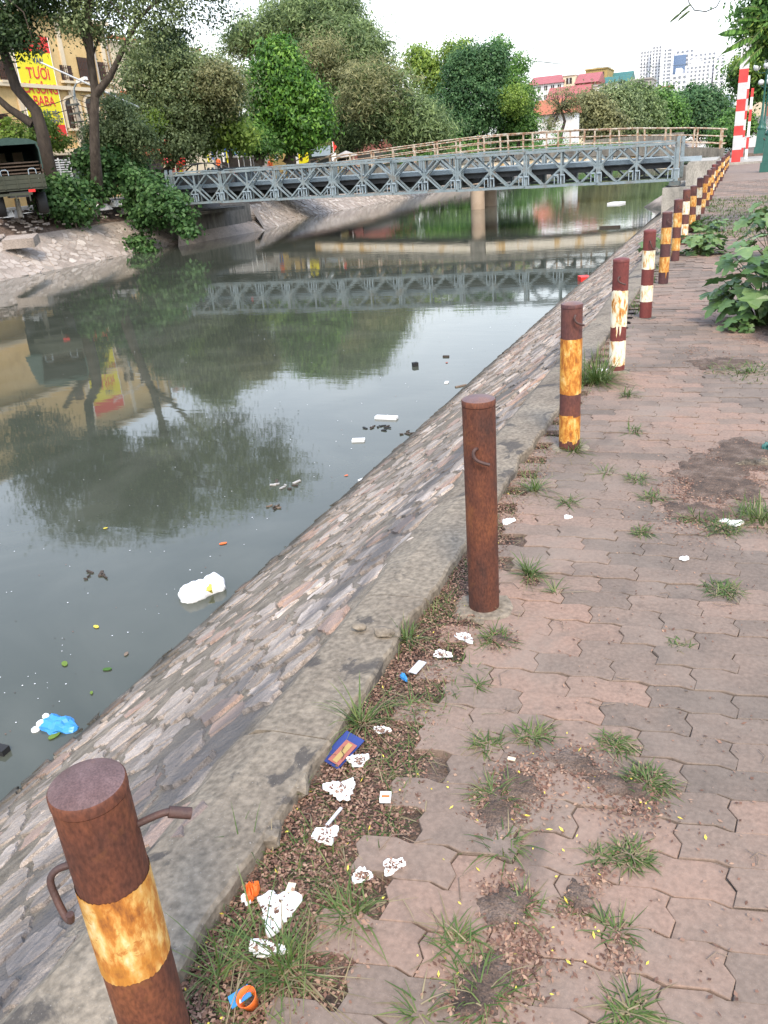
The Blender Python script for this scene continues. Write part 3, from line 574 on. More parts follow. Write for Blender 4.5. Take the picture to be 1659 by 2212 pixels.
for k in range(NP):
    mb = MB(); mb.bar(bp(k*PLN+.01, .72, .80), bp((k+1)*PLN-.01, .72, .80), .16, .17); mb.build('kerb_beam', M['steel_light'], br)
    mb = MB(); mb.bar(bp(k*PLN+.01, 3.65, .80), bp((k+1)*PLN-.01, 3.65, .80), .16, .17); mb.build('kerb_beam', M['steel_light'], br)
    mb = MB()
    for d in (.8, 1.4, 2.0, 2.6, 3.2): mb.bar(bp(k*PLN, d, .58), bp((k+1)*PLN, d, .58), .1, .2)
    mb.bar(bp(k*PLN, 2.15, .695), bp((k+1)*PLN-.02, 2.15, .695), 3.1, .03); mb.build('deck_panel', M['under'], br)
mb = MB(); mb.bar(bp(-.95, .72, .79), bp(0, .72, .79), .3, .17); mb.build('kerb_beam', M['steel_light'], br)
for s in (-.06, NP*PLN+.06):
    for d in (0, .42, 3.95, 4.37):
        mb = MB(); mb.box(bp(s, d, .80), (.09, .1, 1.72), rz=TH); mb.box(bp(s-.0, d-.06, .8), (.13, .02, 1.6), rz=TH, m=1); mb.build('end_post', [M['steel'], M['rail']] if (d == .42 and s < 0) else [M['steel'], M['steel']], br)
mb = MB(); mb.box(bp(-.0, .21, -.09), (.42, .6, .14)); mb.build('bearing', M['steel_dark'], br)
# abutments and the raised ends of the approach
ab = MB(); ab.box((-2.24, 39.4, -1.2), (1.35, 5.9, 2.13)); ab.build('bridge_bearing_block', M['concrete'], label='stained concrete bearing block under the right end of the steel bridge', cat='abutment')
mb = MB(); pts = [(-2.06, 36.75, -.12), (-1.0, 36.75, -.12), (-1.0, 36.75, .77), (-2.0, 36.75, .77), (-2.1, 36.75, .6)]; mb.prism(pts, (0, 6.3, 0)); mb.build('approach_block', M['concrete'], label='pale concrete approach block with a flat top beside the bollard row', cat='ramp')
la = thing('left_abutment', 'dark streaked concrete abutment wall under the left end of the steel bridge', 'abutment', (-28.4, 41, -1))
MB().box((-28.45, 41.5, -.8), (2.3, 6.3, 1.75)).build('wall', M['concrete_dark'], la); MB().box((-27.7, 39.4, -.06), (3.4, 5.2, .17)).build('seat_slab', M['concrete_dark'], la)
mb = MB(); mb.box((-31.2, 39.6, .35), (7.2, 4.6, 1.08)); mb.build('bridge_approach', M['asphalt'], kind='structure')
mb = MB(); mb.add([(-26.4, 35.5, -2.1), (-26.0, 44.4, -2.1), (-27.2, 44.8, -1.0), (-27.2, 37, -1.0)], [(0, 1, 2, 3)]); mb.add([(-26.0, 44.4, -2.1), (-27.6, 52, -2.1), (-31, 52, -.1), (-27.2, 44.8, -.5)], [(0, 1, 2, 3)]); mb.build('abutment_apron', M['bank_mortar'], kind='structure')
# ------------------------------------------------------------------ the older humped bridge behind, with rusty pipe railings
ob = thing('old_concrete_bridge', 'older humped concrete bridge with rusty cream pipe railings behind the steel one', 'bridge', (-15, 54, 0))
PR = [(-33, .70), (-28, .85), (-19.9, 1.22), (-15.5, 1.40), (-10, 1.28), (-6.6, 1.10), (-2.7, .80), (-.3, .55), (1.5, .45)]
def prz(x):
    for (a, za), (b, zb) in zip(PR, PR[1:]):
        if a <= x <= b: t = (x-a)/(b-a); return za+(zb-za)*t
    return PR[0][1] if x < PR[0][0] else PR[-1][1]
def strip(x0, x1, y, dy, zlo, zhi, n=12):
    mb = MB(); vs = []
    for i in range(n+1):
        x = x0+(x1-x0)*i/n; z = prz(x); vs += [(x, y, z+zlo), (x, y+dy, z+zlo), (x, y+dy, z+zhi), (x, y, z+zhi)]
    fs = [(4*i+k, 4*i+(k+1) % 4, 4*i+4+(k+1) % 4, 4*i+4+k) for i in range(n) for k in range(4)] + [(3, 2, 1, 0), (4*n, 4*n+1, 4*n+2, 4*n+3)]
    mb.add(vs, fs); return mb
strip(-27.8, -16.25, 53.6, .35, -.72, -.12).build('edge_beam', M['beam'], ob); strip(-15.2, -3.4, 53.6, .35, -.80, -.16).build('edge_beam', M['beam'], ob)
strip(-16.2, -15.25, 53.55, .45, -.85, -.1, 2).build('beam_end', M['concrete_dark'], ob)
strip(-33, -1.0, 53.5, 4.2, -.12, .02, 20).build('deck_slab', M['concrete_dark'], ob)
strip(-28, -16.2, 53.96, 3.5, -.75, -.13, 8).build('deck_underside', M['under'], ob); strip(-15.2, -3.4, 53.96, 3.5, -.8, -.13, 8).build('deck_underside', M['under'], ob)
for y in (53.5, 57.5): strip(-30, -1.1, y, .22, .025, .32, 20).build('parapet_kerb', M['concrete_dark'], ob)
for y in (53.9, 56.9): mb = MB(); mb.lathe([(.46, -2.6), (.46, .62)], (-15.75, y, 0), 20); mb.build('pier', M['pier'], ob)
mb = MB(); mb.box((-15.75, 55.4, .53), (1.1, 4.1, .3)); mb.build('pier_cap', M['concrete_dark'], ob)
for y in (53.6, 57.6):
    for z, rad in ((1.36, .042), (.98, .034), (.6, .034)):
        xs = [-32.2 + i*1.55 for i in range(20)]+[-1.3]
        for a, b in zip(xs[::3], xs[3::3]+[-1.05]):
            if b-a < .1: continue
            mb = MB(); q = [(a+(b-a)*t, y, prz(a+(b-a)*t)+z*(1 if a > -29 else (.35+.65*max(0, (a+(b-a)*t+32)/3.2))) + .012*math.sin(a*3+t*5)) for t in (0, .33, .66, 1)]
            mb.tube(q, rad, 8); mb.build('railing_pipe', M['rail'], ob)
    for x in xs[2:]:
        mb = MB(); mb.box((x, y, prz(x)+.68), (.10, .09, 1.3), ry=random.uniform(-.06, .06)); mb.build('railing_post', M['rail'], ob)
mb = MB(); mb.box((-2.3, 54.0, -.75), (2.3, 6, 2.0)); mb.build('canal_side_wall', M['concrete_dark'], label='low dark canal side wall carrying the right end of the old bridge', cat='wall')
# rubble cone at the right abutment
cone = MB(); n = 14; r1 = [(-3.3-1.75*math.sin(PI*k/n), 44.6+7.2*k/n*.9, -1.75) for k in range(n+1)]
cone.add([(-2.9, 47.5, -.45)] + r1, [(0, k+1, k+2) for k in range(n)]); cone.build('rubble_cone', M['stone'], kind='structure')
# ------------------------------------------------------------------ text helper
def text(body, size, mt, parent, loc, rot, name='lettering', ext=.006, align='CENTER', sx=1.):
    cu = bpy.data.curves.new('lettering', 'FONT'); cu.body = body; cu.size = size; cu.align_x = align; cu.extrude = ext; cu.offset = size*.012
    t = bpy.data.objects.new('tmp', cu); C.objects.link(t); dg = bpy.context.evaluated_depsgraph_get(); dg.update()
    me = bpy.data.meshes.new_from_object(t.evaluated_get(dg)); bpy.data.objects.remove(t)
    me.transform(Matrix.Diagonal((sx, 1, 1, 1))); me.transform(Matrix.Translation(Vector(loc)) @ rot)
    me.materials.clear(); me.materials.append(mt); return link(me, name, parent)
RX = Matrix(((0, 0, 1), (1, 0, 0), (0, 1, 0))).to_4x4()       # reading along +Y, facing +X
# ------------------------------------------------------------------ buildings on the left
M.update(
 yellow_wall=mat('yellow_render', [(.58, .40, .17), (.66, .47, .22), (.5, .34, .15)], scale=.8, rough=.9, fine=.08),
 cream_wall=mat('cream_render', [(.62, .52, .36), (.7, .6, .45)], scale=.8, rough=.9, fine=.08),
 grey_wall=mat('grey_render', [(.3, .28, .26), (.4, .38, .35)], scale=.8, rough=.9, fine=.08),
 dark_window=mat('dark_window', [(.02, .018, .016), (.05, .035, .03)], scale=2, rough=.3),
 wood=mat('dark_wood_frame', [(.08, .035, .02)], rough=.6, fine=.2),
 banner_yellow=plain('banner_yellow', (.80, .70, .02), .5), banner_red=plain('banner_red', (.72, .04, .03), .5), banner_navy=plain('banner_navy', (.03, .05, .2), .5), white_vinyl=plain('white_vinyl', (.85, .83, .8), .5),
 shutter=mat('rolling_shutter', [(.10, .075, .075), (.14, .11, .11)], scale=3, rough=.5, fine=.1), orange_sign=mat('faded_orange_sign', [(.45, .13, .06), (.5, .2, .1)], scale=2, rough=.7, fine=.1),
 blue=plain('blue_cloth', (.05, .12, .4), .7), tile_red=mat('red_sheet_roof', [(.30, .075, .075), (.36, .11, .105)], scale=.5, rough=.6, fine=.08), tile_green=mat('green_sheet_roof', [(.03, .12, .11), (.05, .16, .14)], scale=.5, rough=.6, fine=.08),
 tile_orange=mat('orange_tile_roof', [(.30, .10, .055), (.40, .15, .085)], scale=1.5, rough=.8, fine=.2), white_wall=mat('white_render', [(.68, .68, .68), (.78, .78, .77)], scale=.3, rough=.85, fine=.05),
 tower_wall=mat('tower_white', [(.76, .77, .79), (.84, .84, .85)], scale=.02, rough=.8, fine=.03), glass=plain('blue_grey_glass', (.10, .16, .27), .2, spec=.6), tower_win=plain('tower_window', (.2, .22, .25), .3), mustard=plain('mustard_wall', (.36, .26, .10), .9), brick_red=mat('red_brown_wall', [(.3, .1, .08), (.36, .14, .1)], scale=1, rough=.9),
)
XF = -42.0
yb = thing('yellow_building', 'tall yellow plastered house with arched windows behind the left street', 'building', (XF, 43, .75))
MB().box((XF-5, 41.6, 6.4), (10, 21.8, 11.3)).build('wall', M['yellow_wall'], yb)
for z, d in ((4.0, .35), (7.75, .3), (11.9, .45)):
    MB().box((XF+d/2, 41.6, z), (d, 21.9, .22)).build('cornice', M['cream_wall'], yb)
for y in (43.2, 47.75, 51.9): MB().box((XF+.06, y, 7.9), (.12, .35, 7.6)).build('pilaster', M['cream_wall'], yb)
def window(parent, y, z, w, h, arch=False, grille=True):
    fr = MB(); fr.box((XF+.03, y, z), (.1, w, h)); 
    f = MB()
    pts = [(y-w/2, z-h/2), (y+w/2, z-h/2), (y+w/2, z+h/2)]
    if arch: pts += [(y+w/2*math.cos(a), z+h/2+.35*math.sin(a)) for a in [PI*k/8 for k in range(1, 8)]]
    pts += [(y-w/2, z+h/2)]
    f.prism([(XF+.02, a, b) for a, b in pts], (.05, 0, 0)); fo = f.build('window', M['dark_window'], parent)
    s = MB(); s.box((XF+.18, y, z-h/2-.1), (.3, w+.35, .14)); s.build('sill', M['cream_wall'], fo)
    g = MB()
    if arch:
        for k in range(10):
            a0, a1 = PI*k/10, PI*(k+1)/10; R = w/2+.16
            g.bar((XF+.1, y+R*math.cos(a0), z+h/2+(.52)*math.sin(a0)), (XF+.1, y+R*math.cos(a1), z+h/2+.52*math.sin(a1)), .14, .14)
        g.bar((XF+.1, y-w/2-.16, z+h/2), (XF+.1, y-w/2-.16, z-h/2), .14, .14); g.bar((XF+.1, y+w/2+.16, z+h/2), (XF+.1, y+w/2+.16, z-h/2), .14, .14); g.build('arched_surround', M['cream_wall'], fo)
    if grille:
        b = MB()
        for k in range(6): b.bar((XF+.13, y-w/2+w*(k+.5)/6, z-h/2), (XF+.13, y-w/2+w*(k+.5)/6, z+h/2), .035, .035)
        for k in range(3): b.bar((XF+.13, y-w/2, z-h/2+h*(k+.5)/3), (XF+.13, y+w/2, z-h/2+h*(k+.5)/3), .03, .03)
        b.build('grille', M['wood'], fo)
def wrect(u0, v0, u1, v1):
    a = onx((u0+u1)/2, v0, XF); b = onx((u0+u1)/2, v1, XF); l = onx(u0, (v0+v1)/2, XF); r = onx(u1, (v0+v1)/2, XF)
    return (l.y+r.y)/2, (a.z+b.z)/2, abs(r.y-l.y)*.92, abs(a.z-b.z)*.9
for q, ar in (((143, 225, 172, 280), True), ((187, 222, 210, 276), True), ((228, 225, 254, 272), True), ((130, 140, 155, 176), False), ((168, 122, 190, 179), False), ((213, 133, 235, 179), False), ((-20, 245, 20, 280), False), ((-5, 130, 18, 175), False)):
    y, z, w, h = wrect(*q); window(yb, y, z, w, h, ar)
for y in (50.9, 52.3): MB().tube([(XF+.14, y, .9), (XF+.14, y, 11.8)], .06, 8).build('drainpipe', M['grey_wall'], yb)
MB().box((XF+.05, 45.6, 2.3), (.12, 8.5, 2.9)).build('shopfront_recess', M['dark_window'], yb)
MB().box((XF+.6, 41.6, 3.75), (1.3, 14, .15)).build('canopy_slab', M['cream_wall'], yb)
for y in (41.2, 50.2): MB().box((XF+.15, y, 2.3), (.3, .7, 3.1)).build('pillar', M['yellow_wall'], yb)
c = onx(93, 213, XF+.2)
bn = thing('hanging_banner', 'tall yellow and red restaurant banner hung on the yellow house', 'banner', (XF+.2, 45.4, 7.1))
BY0, BY1, BZ0, BZ1 = 43.45, 46.55, 4.6, 10.6
for nm, z0, z1, mt in (('banner_top', 9.7, 10.6, 'banner_red'), ('banner_field', 5.55, 9.7, 'banner_yellow'), ('banner_foot', 4.6, 5.55, 'banner_red')):
    MB().box((XF+.16, (BY0+BY1)/2, (z0+z1)/2), (.04, BY1-BY0, z1-z0)).build(nm, M[mt], bn)
for y in (BY0-.02, BY1+.02): MB().box((XF+.16, y, 7.6), (.06, .05, 6.0)).build('banner_edge', M['white_vinyl'], bn)
def btext(s, size, z, mt, sx=1., y=None, al='CENTER', outline=True):
    y = (BY0+BY1)/2 if y is None else y
    if outline:
        o = text(s, size, M['white_vinyl'], bn, (XF+.187, y, z), RX, ext=.002, sx=sx, align=al); 
    text(s, size, M[mt], bn, (XF+.20, y, z), RX, ext=.004, sx=sx, align=al, name='lettering')
btext('VÁN', .45, 9.05, 'banner_navy', outline=False, y=45.3); btext('TƯƠI', .85, 8.2, 'banner_red', y=45.1); btext('CÁ SÔNG', .80, 7.35, 'banner_red', .86); btext('BABA', .80, 6.65, 'banner_red', .95, y=45.1)
btext('NHẬN ĐẶT TIỆC', .42, 6.05, 'banner_navy', .78, outline=False); btext('NHẬT', .40, 5.66, 'banner_navy', outline=False, y=45.9)
wf = thing('louvred_fence', 'white louvred fence over a rubble wall in front of the yellow house', 'fence', (-40.6, 43, .8))
for k in range(9): MB().box((-40.6, 43.4, 2.25+k*.14), (.05, 3.0, .07)).build('slat', M['white'], wf)
for y in (41.9, 42.9, 43.9, 44.9): MB().box((-40.62, y, 2.8), (.06, .08, 1.4)).build('fence_post', M['white'], wf)
MB().box((-40.6, 43.4, 1.45), (.25, 3.1, 1.3)).build('rubble_wall', M['bank_stone'], wf)
gt = MB(); gt.box((-40.55, 45.6, 1.8), (.06, 1.1, 2.0)); gt.build('steel_gate', M['steel_dark'], label='grey steel gate leaf beside the louvred fence', cat='gate')
cb = thing('cream_building', 'cream house with a rolling shutter and faded orange sign right of the yellow one', 'building', (XF, 57, .75))
MB().box((XF-4.5, 58.3, 5.9), (9, 11, 10.3)).build('wall', M['cream_wall'], cb)
MB().box((XF+.6, 55.5, 3.9), (1.3, 5.4, .8)).build('shop_sign', M['orange_sign'], cb)
sh = MB(); sh.box((XF+.06, 55.3, 2.1), (.1, 3.6, 2.7)); so_ = sh.build('rolling_shutter', M['shutter'], cb)
for k in range(14): MB().box((XF+.13, 55.3, .9+k*.18), (.05, 3.5, .05)).build('shutter_rib', M['shutter'], so_)
MB().box((XF+.3, 58.1, 2.2), (.1, 1.0, 2.8)).build('price_board', M['banner_yellow'], cb)
for k in range(9): MB().box((XF+.37, 58.1, 1.0+k*.29), (.03, .7, .13)).build('price_line', M['black'], cb)
for y, z in ((54.7, 6.0), (57.5, 6.0), (60.5, 6.0), (54.7, 9.2), (57.5, 9.2), (60.5, 9.2)): window(cb, y, z, 1.2, 1.5, False, True)
for z in (4.5, 7.7, 11.2): MB().box((XF+.15, 58.3, z), (.35, 11.1, .2)).build('cornice', M['orange_sign'], cb)
MB().box((XF+.5, 59, 11.7), (.2, 5, .8)).build('roof_banner', M['steel_light'], cb)
for nm, lab, y0, y1, hh, mt in (('grey_house', 'plain grey house at the far left behind the truck', 14, 30, 9.5, 'grey_wall'), ('street_house', 'narrow pale house beyond the cream building, mostly behind trees', 65, 75, 5.5, 'grey_wall'), ('street_house', 'low mustard house behind the bright green tree', 76, 92, 5.5, 'mustard'), ('street_house', 'red brown house behind the huge feathery tree', 93, 115, 6.5, 'brick_red')):
    t = thing(nm, lab, 'house', (XF-3, (y0+y1)/2, .75), 'houses along the left street')
    MB().box((XF-5, (y0+y1)/2, .75+hh/2), (8, y1-y0, hh)).build('wall', M[mt], t)
    MB().box((XF-5, (y0+y1)/2, .75+hh+.15), (8.8, y1-y0+.5, .3)).build('roof', M['tile_red'], t)
    MB().box((XF-.98, (y0+y1)/2, 2.0), (.1, (y1-y0)*.7, 2.3)).build('shopfront', M['dark_window'], t)
    n = int((y1-y0)/3)
    for k in range(n):
        y = y0+(k+.5)*(y1-y0)/n; f = MB().box((XF-.97, y, 5), (.1, 1.3, 1.4)).build('window', M['dark_window'], t); MB().box((XF-.9, y, 5), (.05, .06, 1.4)).build('glazing_bar', M['white'], f)
# ------------------------------------------------------------------ houses and towers in the distance
def gable(parent, c, w, d, h, mt, rz=0., along='x'):
    x, y, z = c; mb = MB()
    if along == 'x': pts = [(x-w/2, y-d/2, z), (x-w/2, y+d/2, z), (x-w/2, y, z+h)]; mb.prism(pts, (w, 0, 0))
    else: pts = [(x-w/2, y-d/2, z), (x+w/2, y-d/2, z), (x, y-d/2, z+h)]; mb.prism(pts, (0, d, 0))
    return mb.build('roof', M[mt], parent)
def house(label, u0, u1, vt, vb, Y, wall, roof, depth=14, rh=0, roofkind='flat', wins=0, floors=1, name='distant_house'):
    Y *= 3.4; rh *= 3.4; depth *= 2.2; a = ony(u0, vt, Y); b = ony(u1, vt, Y); zt = (a.z+b.z)/2; zb = ony((u0+u1)/2, vb, Y).z; x = (a.x+b.x)/2; w = b.x-a.x
    t = thing(name, label, 'house', (x, Y+depth/2, .7))
    MB().box((x, Y+depth/2, (.7+zt-rh)/2), (w, depth, zt-rh-.7)).build('wall', M[wall], t)
    if roofkind == 'gable': gable(t, (x, Y+depth/2, zt-rh), w*1.06, depth*1.1, rh, roof)
    elif roofkind == 'front': gable(t, (x, Y+depth/2, zt-rh), w*1.08, depth*1.1, rh, roof, along='y')
    else: MB().box((x, Y+depth/2, zt-rh+.4+rh/2), (w*1.05, depth*1.05, .8+rh)).build('roof', M[roof], t)
    for f in range(floors):
        for k in range(wins):
            fo = MB().box((x-w/2+w*(k+.5)/wins, Y-.03, zb+(zt-rh-zb)*(f+.55)/floors), (w/wins*.45, .3, (zt-rh-zb)/floors*.5)).build('window', M['dark_window'], t)
            MB().box((x-w/2+w*(k+.5)/wins, Y-.22, zb+(zt-rh-zb)*(f+.55)/floors), (w/wins*.05, .05, (zt-rh-zb)/floors*.5)).build('glazing_bar', M['white'], fo)
    return t
house('red sheet roof over an open terrace, farthest left of the rooftop row', 1143, 1216, 160, 240, 165, 'white_wall', 'tile_red', rh=1.6, roofkind='gable', wins=5, floors=3)
house('white rooftop room between the two red roofs', 1216, 1243, 163, 240, 166, 'cream_wall', 'white_wall', wins=1, floors=3)
house('higher red sheet roof on posts in the middle of the rooftops', 1243, 1292, 154, 240, 164, 'brick_red', 'tile_red', rh=1.8, roofkind='gable', wins=4, floors=3)
house('long low red roof with cream gable in front of the other rooftops', 1178, 1266, 183, 262, 150, 'cream_wall', 'tile_red', rh=3.2, roofkind='gable', wins=5, floors=2)
house('mustard house behind the red roofs', 1265, 1312, 150, 240, 178, 'mustard', 'mustard', wins=2, floors=3)
house('green sheet roof next to the mustard house', 1288, 1330, 163, 240, 170, 'white_wall', 'tile_green', rh=1.8, roofkind='gable', wins=2, floors=3)
house('teal green long roof right of the other rooftops', 1318, 1362, 152, 240, 182, 'grey_wall', 'tile_green', rh=2.0, roofkind='gable', wins=3, floors=3)
house('stained white house with a dark window below the green roof', 1272, 1330, 185, 262, 155, 'white_wall', 'grey_wall', wins=3, floors=3)
house('grey concrete block above the tree row, left of the towers', 1362, 1408, 172, 250, 175, 'grey_wall', 'grey_wall', wins=1, floors=4)
house('low pale houses at the foot of the towers', 1408, 1450, 190, 250, 190, 'white_wall', 'tile_red', wins=3, floors=3)
sw = thing('canal_side_house', 'small white house with an orange tiled roof by the canal beyond the bridges', 'house', ony(1197, 322, 260))
hp = sw.location
q_ = 260/108
MB().box((hp.x, hp.y+5, hp.z+1.8*q_), (4.6*q_, 9, 4.2*q_)).build('wall', M['white_wall'], sw)
gable(sw, (hp.x-.2, hp.y+5, hp.z+3.9*q_), 5.2*q_, 12, 1.7*q_, 'tile_orange')
f = MB().box((hp.x-4.8, hp.y+.3, hp.z+7.4), (1.6, .5, 1.3)).build('air_conditioner', M['white'], sw)
MB().box((hp.x-1.8, hp.y+.46, hp.z+6.2), (.8, .1, 1.2)).build('window', M['dark_window'], sw)
MB().box((hp.x-22, hp.y+2, hp.z+1.4), (28, .3, 6.5)).build('boundary_wall', M['concrete_dark'], label='dark board wall by the canal left of the small white house', cat='wall')
MB().box((hp.x+22, hp.y+3, hp.z+.2), (28, .3, 3.0)).build('boundary_wall', M['concrete_dark'], label='grimy canal side wall right of the small white house', cat='wall')
def tower(label, u0, u1, vt, Y, cols, floors, depth=26, band=False, glass=None, wall='tower_wall', win='tower_win', vb=215):
    Y *= 3; depth *= 3; a = ony(u0, vt, Y); b = ony(u1, vt, Y); zt = (a.z+b.z)/2; zb = .7; x = (a.x+b.x)/2; w = b.x-a.x; zv = ony((u0+u1)/2, vb, Y).z
    t = thing('tower_block', label, 'tower', (x, Y+depth/2, zb), 'pale tower blocks beyond the trees')
    MB().box((x, Y+depth/2, (zb+zt)/2), (w, depth, zt-zb)).build('wall', M[wall], t)
    MB().box((x-w*.15, Y+depth/2, zt+4), (w*.4, depth*.5, 8)).build('roof_plant', M[wall], t)
    fh = (zt-zv)/floors
    for f in range(floors):
        z = zt-(f+.6)*fh
        if band: MB().box((x+w*.08, Y-.1, z), (w*.62, 1.2, fh*.42)).build('window', M[win], t)
        else:
            for k in range(cols): MB().box((x-w/2+w*(k+.5)/cols, Y-.1, z), (w/cols*.42, 1.2, fh*.45)).build('window', M[win], t)
    for k in range(cols+1): MB().box((x-w/2+w*k/cols, Y-.5, (zt+zv)/2), (1.6, 2.4, zt-zv)).build('facade_fin', M[wall], t)
    if glass:
        g0 = ony(glass[0], glass[2], Y-5); g1 = ony(glass[1], glass[3], Y-5)
        MB().box(((g0.x+g1.x)/2, Y-3.5, (g0.z+g1.z)/2), (g1.x-g0.x, 5, g0.z-g1.z)).build('glass_wall', M['glass'], t)
    return t
tower('slim ribbed tower block, leftmost of the pale towers', 1384, 1410, 108, 430, 4, 14)
tower('tall tower block with dark window stack left of the blue glass', 1410, 1430, 98, 425, 3, 17)
tower('tower block with long strip windows beside the blue glass', 1430, 1453, 104, 420, 2, 15, band=True)
tower('white tower block with a blue glass wall', 1450, 1500, 106, 432, 5, 12, glass=(1452, 1480, 121, 158))
tower('stepped white block with small square windows in front of the towers', 1452, 1484, 160, 400, 3, 5)
tower('broad white tower block with a glazed stair, right of the blue glass', 1482, 1534, 140, 410, 6, 9)
tower('high white block behind the broad one, with a narrow crown', 1500, 1548, 112, 440, 5, 12)
tower('rightmost tower block with a stack of dark glazed corners', 1546, 1567, 122, 436, 2, 13)
tower('tiny bluish block on the horizon near the striped posts', 1563, 1585, 213, 550, 3, 4, vb=235, wall='steel_light')
# ------------------------------------------------------------------ foliage
M.update(
 lf_dark=leafmat('dark_foliage', (.008, .018, .007), (.022, .042, .014), (.055, .09, .03)),
 lf_dusty=leafmat('dusty_green_foliage', (.045, .068, .028), (.12, .155, .066), (.24, .285, .14)),
 lf_brown=leafmat('dry_olive_foliage', (.06, .068, .03), (.135, .14, .06), (.23, .225, .11)),
 lf_bright=leafmat('bright_green_foliage', (.016, .045, .008), (.045, .115, .015), (.12, .22, .032), .35),
 lf_yellow=leafmat('yellow_green_foliage', (.05, .09, .015), (.14, .21, .04), (.28, .36, .08)),
 lf_feather=leafmat('feathery_grey_green_foliage', (.04, .065, .025), (.10, .14, .055), (.19, .25, .10)),
 lf_mid=leafmat('mid_green_foliage', (.022, .055, .014), (.065, .14, .03), (.14, .25, .06)),
 lf_blue=leafmat('deep_green_foliage', (.015, .042, .016), (.045, .10, .038), (.10, .18, .07)),
 lf_bush=leafmat('fresh_bush_foliage', (.016, .04, .012), (.045, .10, .03), (.095, .17, .055)),
)
def diamonds(P, N, L, W, tint, r, fold=.0, droop=0.):
    n = len(P); N = N/np.linalg.norm(N, axis=1, keepdims=True)
    T = r.normal(size=(n, 3)); T[:, 2] -= droop; T -= N*(T*N).sum(1, keepdims=True); T /= np.linalg.norm(T, axis=1, keepdims=True)
    B = np.cross(N, T); Lh = (L*r.uniform(.6, 1.3, n))[:, None]; Wh = (W*r.uniform(.7, 1.2, n))[:, None]
    V = np.stack([P-T*Lh/2, P+B*Wh/2-T*Lh*.05, P+T*Lh/2, P-B*Wh/2-T*Lh*.05], 1).reshape(-1, 3)
    return V, np.arange(4*n).reshape(n, 4), np.repeat(tint, 4)
def crown_mesh(ells, n_clump, cr, n_leaf, L, W, mt, seed, droop=.3, flat=.6, name='crown', hollow=.4, upb=.5, gap=0.):
    r = np.random.default_rng(seed); E = np.array([e[:6] for e in ells], float)
    wt = (E[:, 3]*E[:, 4]*E[:, 5])**.67; idx = r.choice(len(E), n_clump, p=wt/wt.sum()); e = E[idx]
    D = r.normal(size=(n_clump, 3)); D /= np.linalg.norm(D, axis=1, keepdims=True)
    rad = (hollow**3 + (1-hollow**3)*r.random(n_clump))**(1/3) * r.uniform(.8, 1.12, n_clump); stray = r.random(n_clump) < .09; rad = np.where(stray, rad*r.uniform(1.05, 1.32, n_clump), rad)
    Cc = e[:, :3] + D*rad[:, None]*e[:, 3:6]
    ct = r.normal(.45, .2, n_clump) + .12*D[:, 2]
    k = r.integers(0, n_clump, n_clump*n_leaf); off = r.normal(size=(len(k), 3))*np.array([1, 1, flat])*(cr*(.35+.85*r.random(n_clump)**1.3)*np.where(stray, .6, 1))[k][:, None]
    P = Cc[k]+off; N = off/(cr+.01)*.6 + D[k]*.45 + np.array([0, 0, upb]) + r.normal(size=(len(k), 3))*.55
    V, F, t = diamonds(P, N, L, W, np.clip(ct[k]+r.normal(0, .16, len(k)), 0, 1), r, droop=droop)
    return npmesh(name, V, F, mt, t), Cc
DEEP = {}
DEEP = {100: 116, 96: 110, 95: 108, 99: 114, 97: 112, 104: 250, 125: 300, 130: 330, 138: 360, 146: 400, 165: 480}
def ell(u, v, ru, rv, Y, kd=.85):
    Y = DEEP.get(Y, Y); c = ony(u, v, Y); zc = -(RM.T @ (np.array(c)-np.array([0, 0, H])))[2]; k = zc/1724.0
    return (c.x, c.y, c.z, ru*k, ru*k*kd, rv*k)
def limbs(mb, start, Cc, n, r0, seed, n_side=7, jitter=.12, inner=.75):
    r = random.Random(seed); s = Vector(start); idx = [r.randrange(len(Cc)) for _ in range(n)]
    for i in idx:
        e = Vector(Cc[i]); m1 = s.lerp(e, .35); m1.z += (e-s).length*.08; d = (e-s).length
        m2 = s.lerp(e, .7)
        for m in (m1, m2): m += Vector((r.uniform(-1, 1), r.uniform(-1, 1), r.uniform(-1, 1)))*d*jitter
        rr = r0*r.uniform(.35, .8); mb.tube([s, m1, m2, s.lerp(e, inner+r.uniform(0, .25))], [rr, rr*.6, rr*.35, rr*.12], n_side, cap=False)
def tree(label, base, ells, mt, n_clump, n_leaf, cr, L, W, trunk=None, r0=.2, seed=1, nl=14, name='tree', bark='bark', droop=.3, flat=.6, hollow=.4, group=None, fork=None, extra=None, upb=.5):
    b = Vector(base); t = thing(name, label, 'tree', b, group)
    me, Cc = crown_mesh(ells, n_clump, cr, n_leaf, L*1.15, W*1.2, M[mt], seed, droop, flat, hollow=hollow, upb=upb); link(me, 'crown', t)
    if extra:
        for q in extra: me2, _ = crown_mesh(q[0], q[2], cr, n_leaf, L, W, M[q[1]], seed+99, droop, flat, hollow=hollow); link(me2, 'leaf_cluster', t)
    if trunk is None: cz = min(e[2]-e[5]*.2 for e in ells); cx = sum(e[0] for e in ells)/len(ells); cy = sum(e[1] for e in ells)/len(ells); trunk = [b, b.lerp(Vector((cx, cy, cz)), .5)+Vector((.15, 0, 0)), Vector((cx, cy, cz))]
    mb = MB(); n = len(trunk); mb.tube(trunk, [r0*(1.25 if i == 0 else 1-.5*i/(n-1)) for i in range(n)], 10, cap=False); mb.build('trunk', M[bark], t)
    mb = MB(); limbs(mb, trunk[-1], Cc, nl, r0*.7, seed)
    for p in (fork or []): limbs(mb, p, Cc, 4, r0*.5, seed+5)
    mb.build('branches', M[bark], t); return t
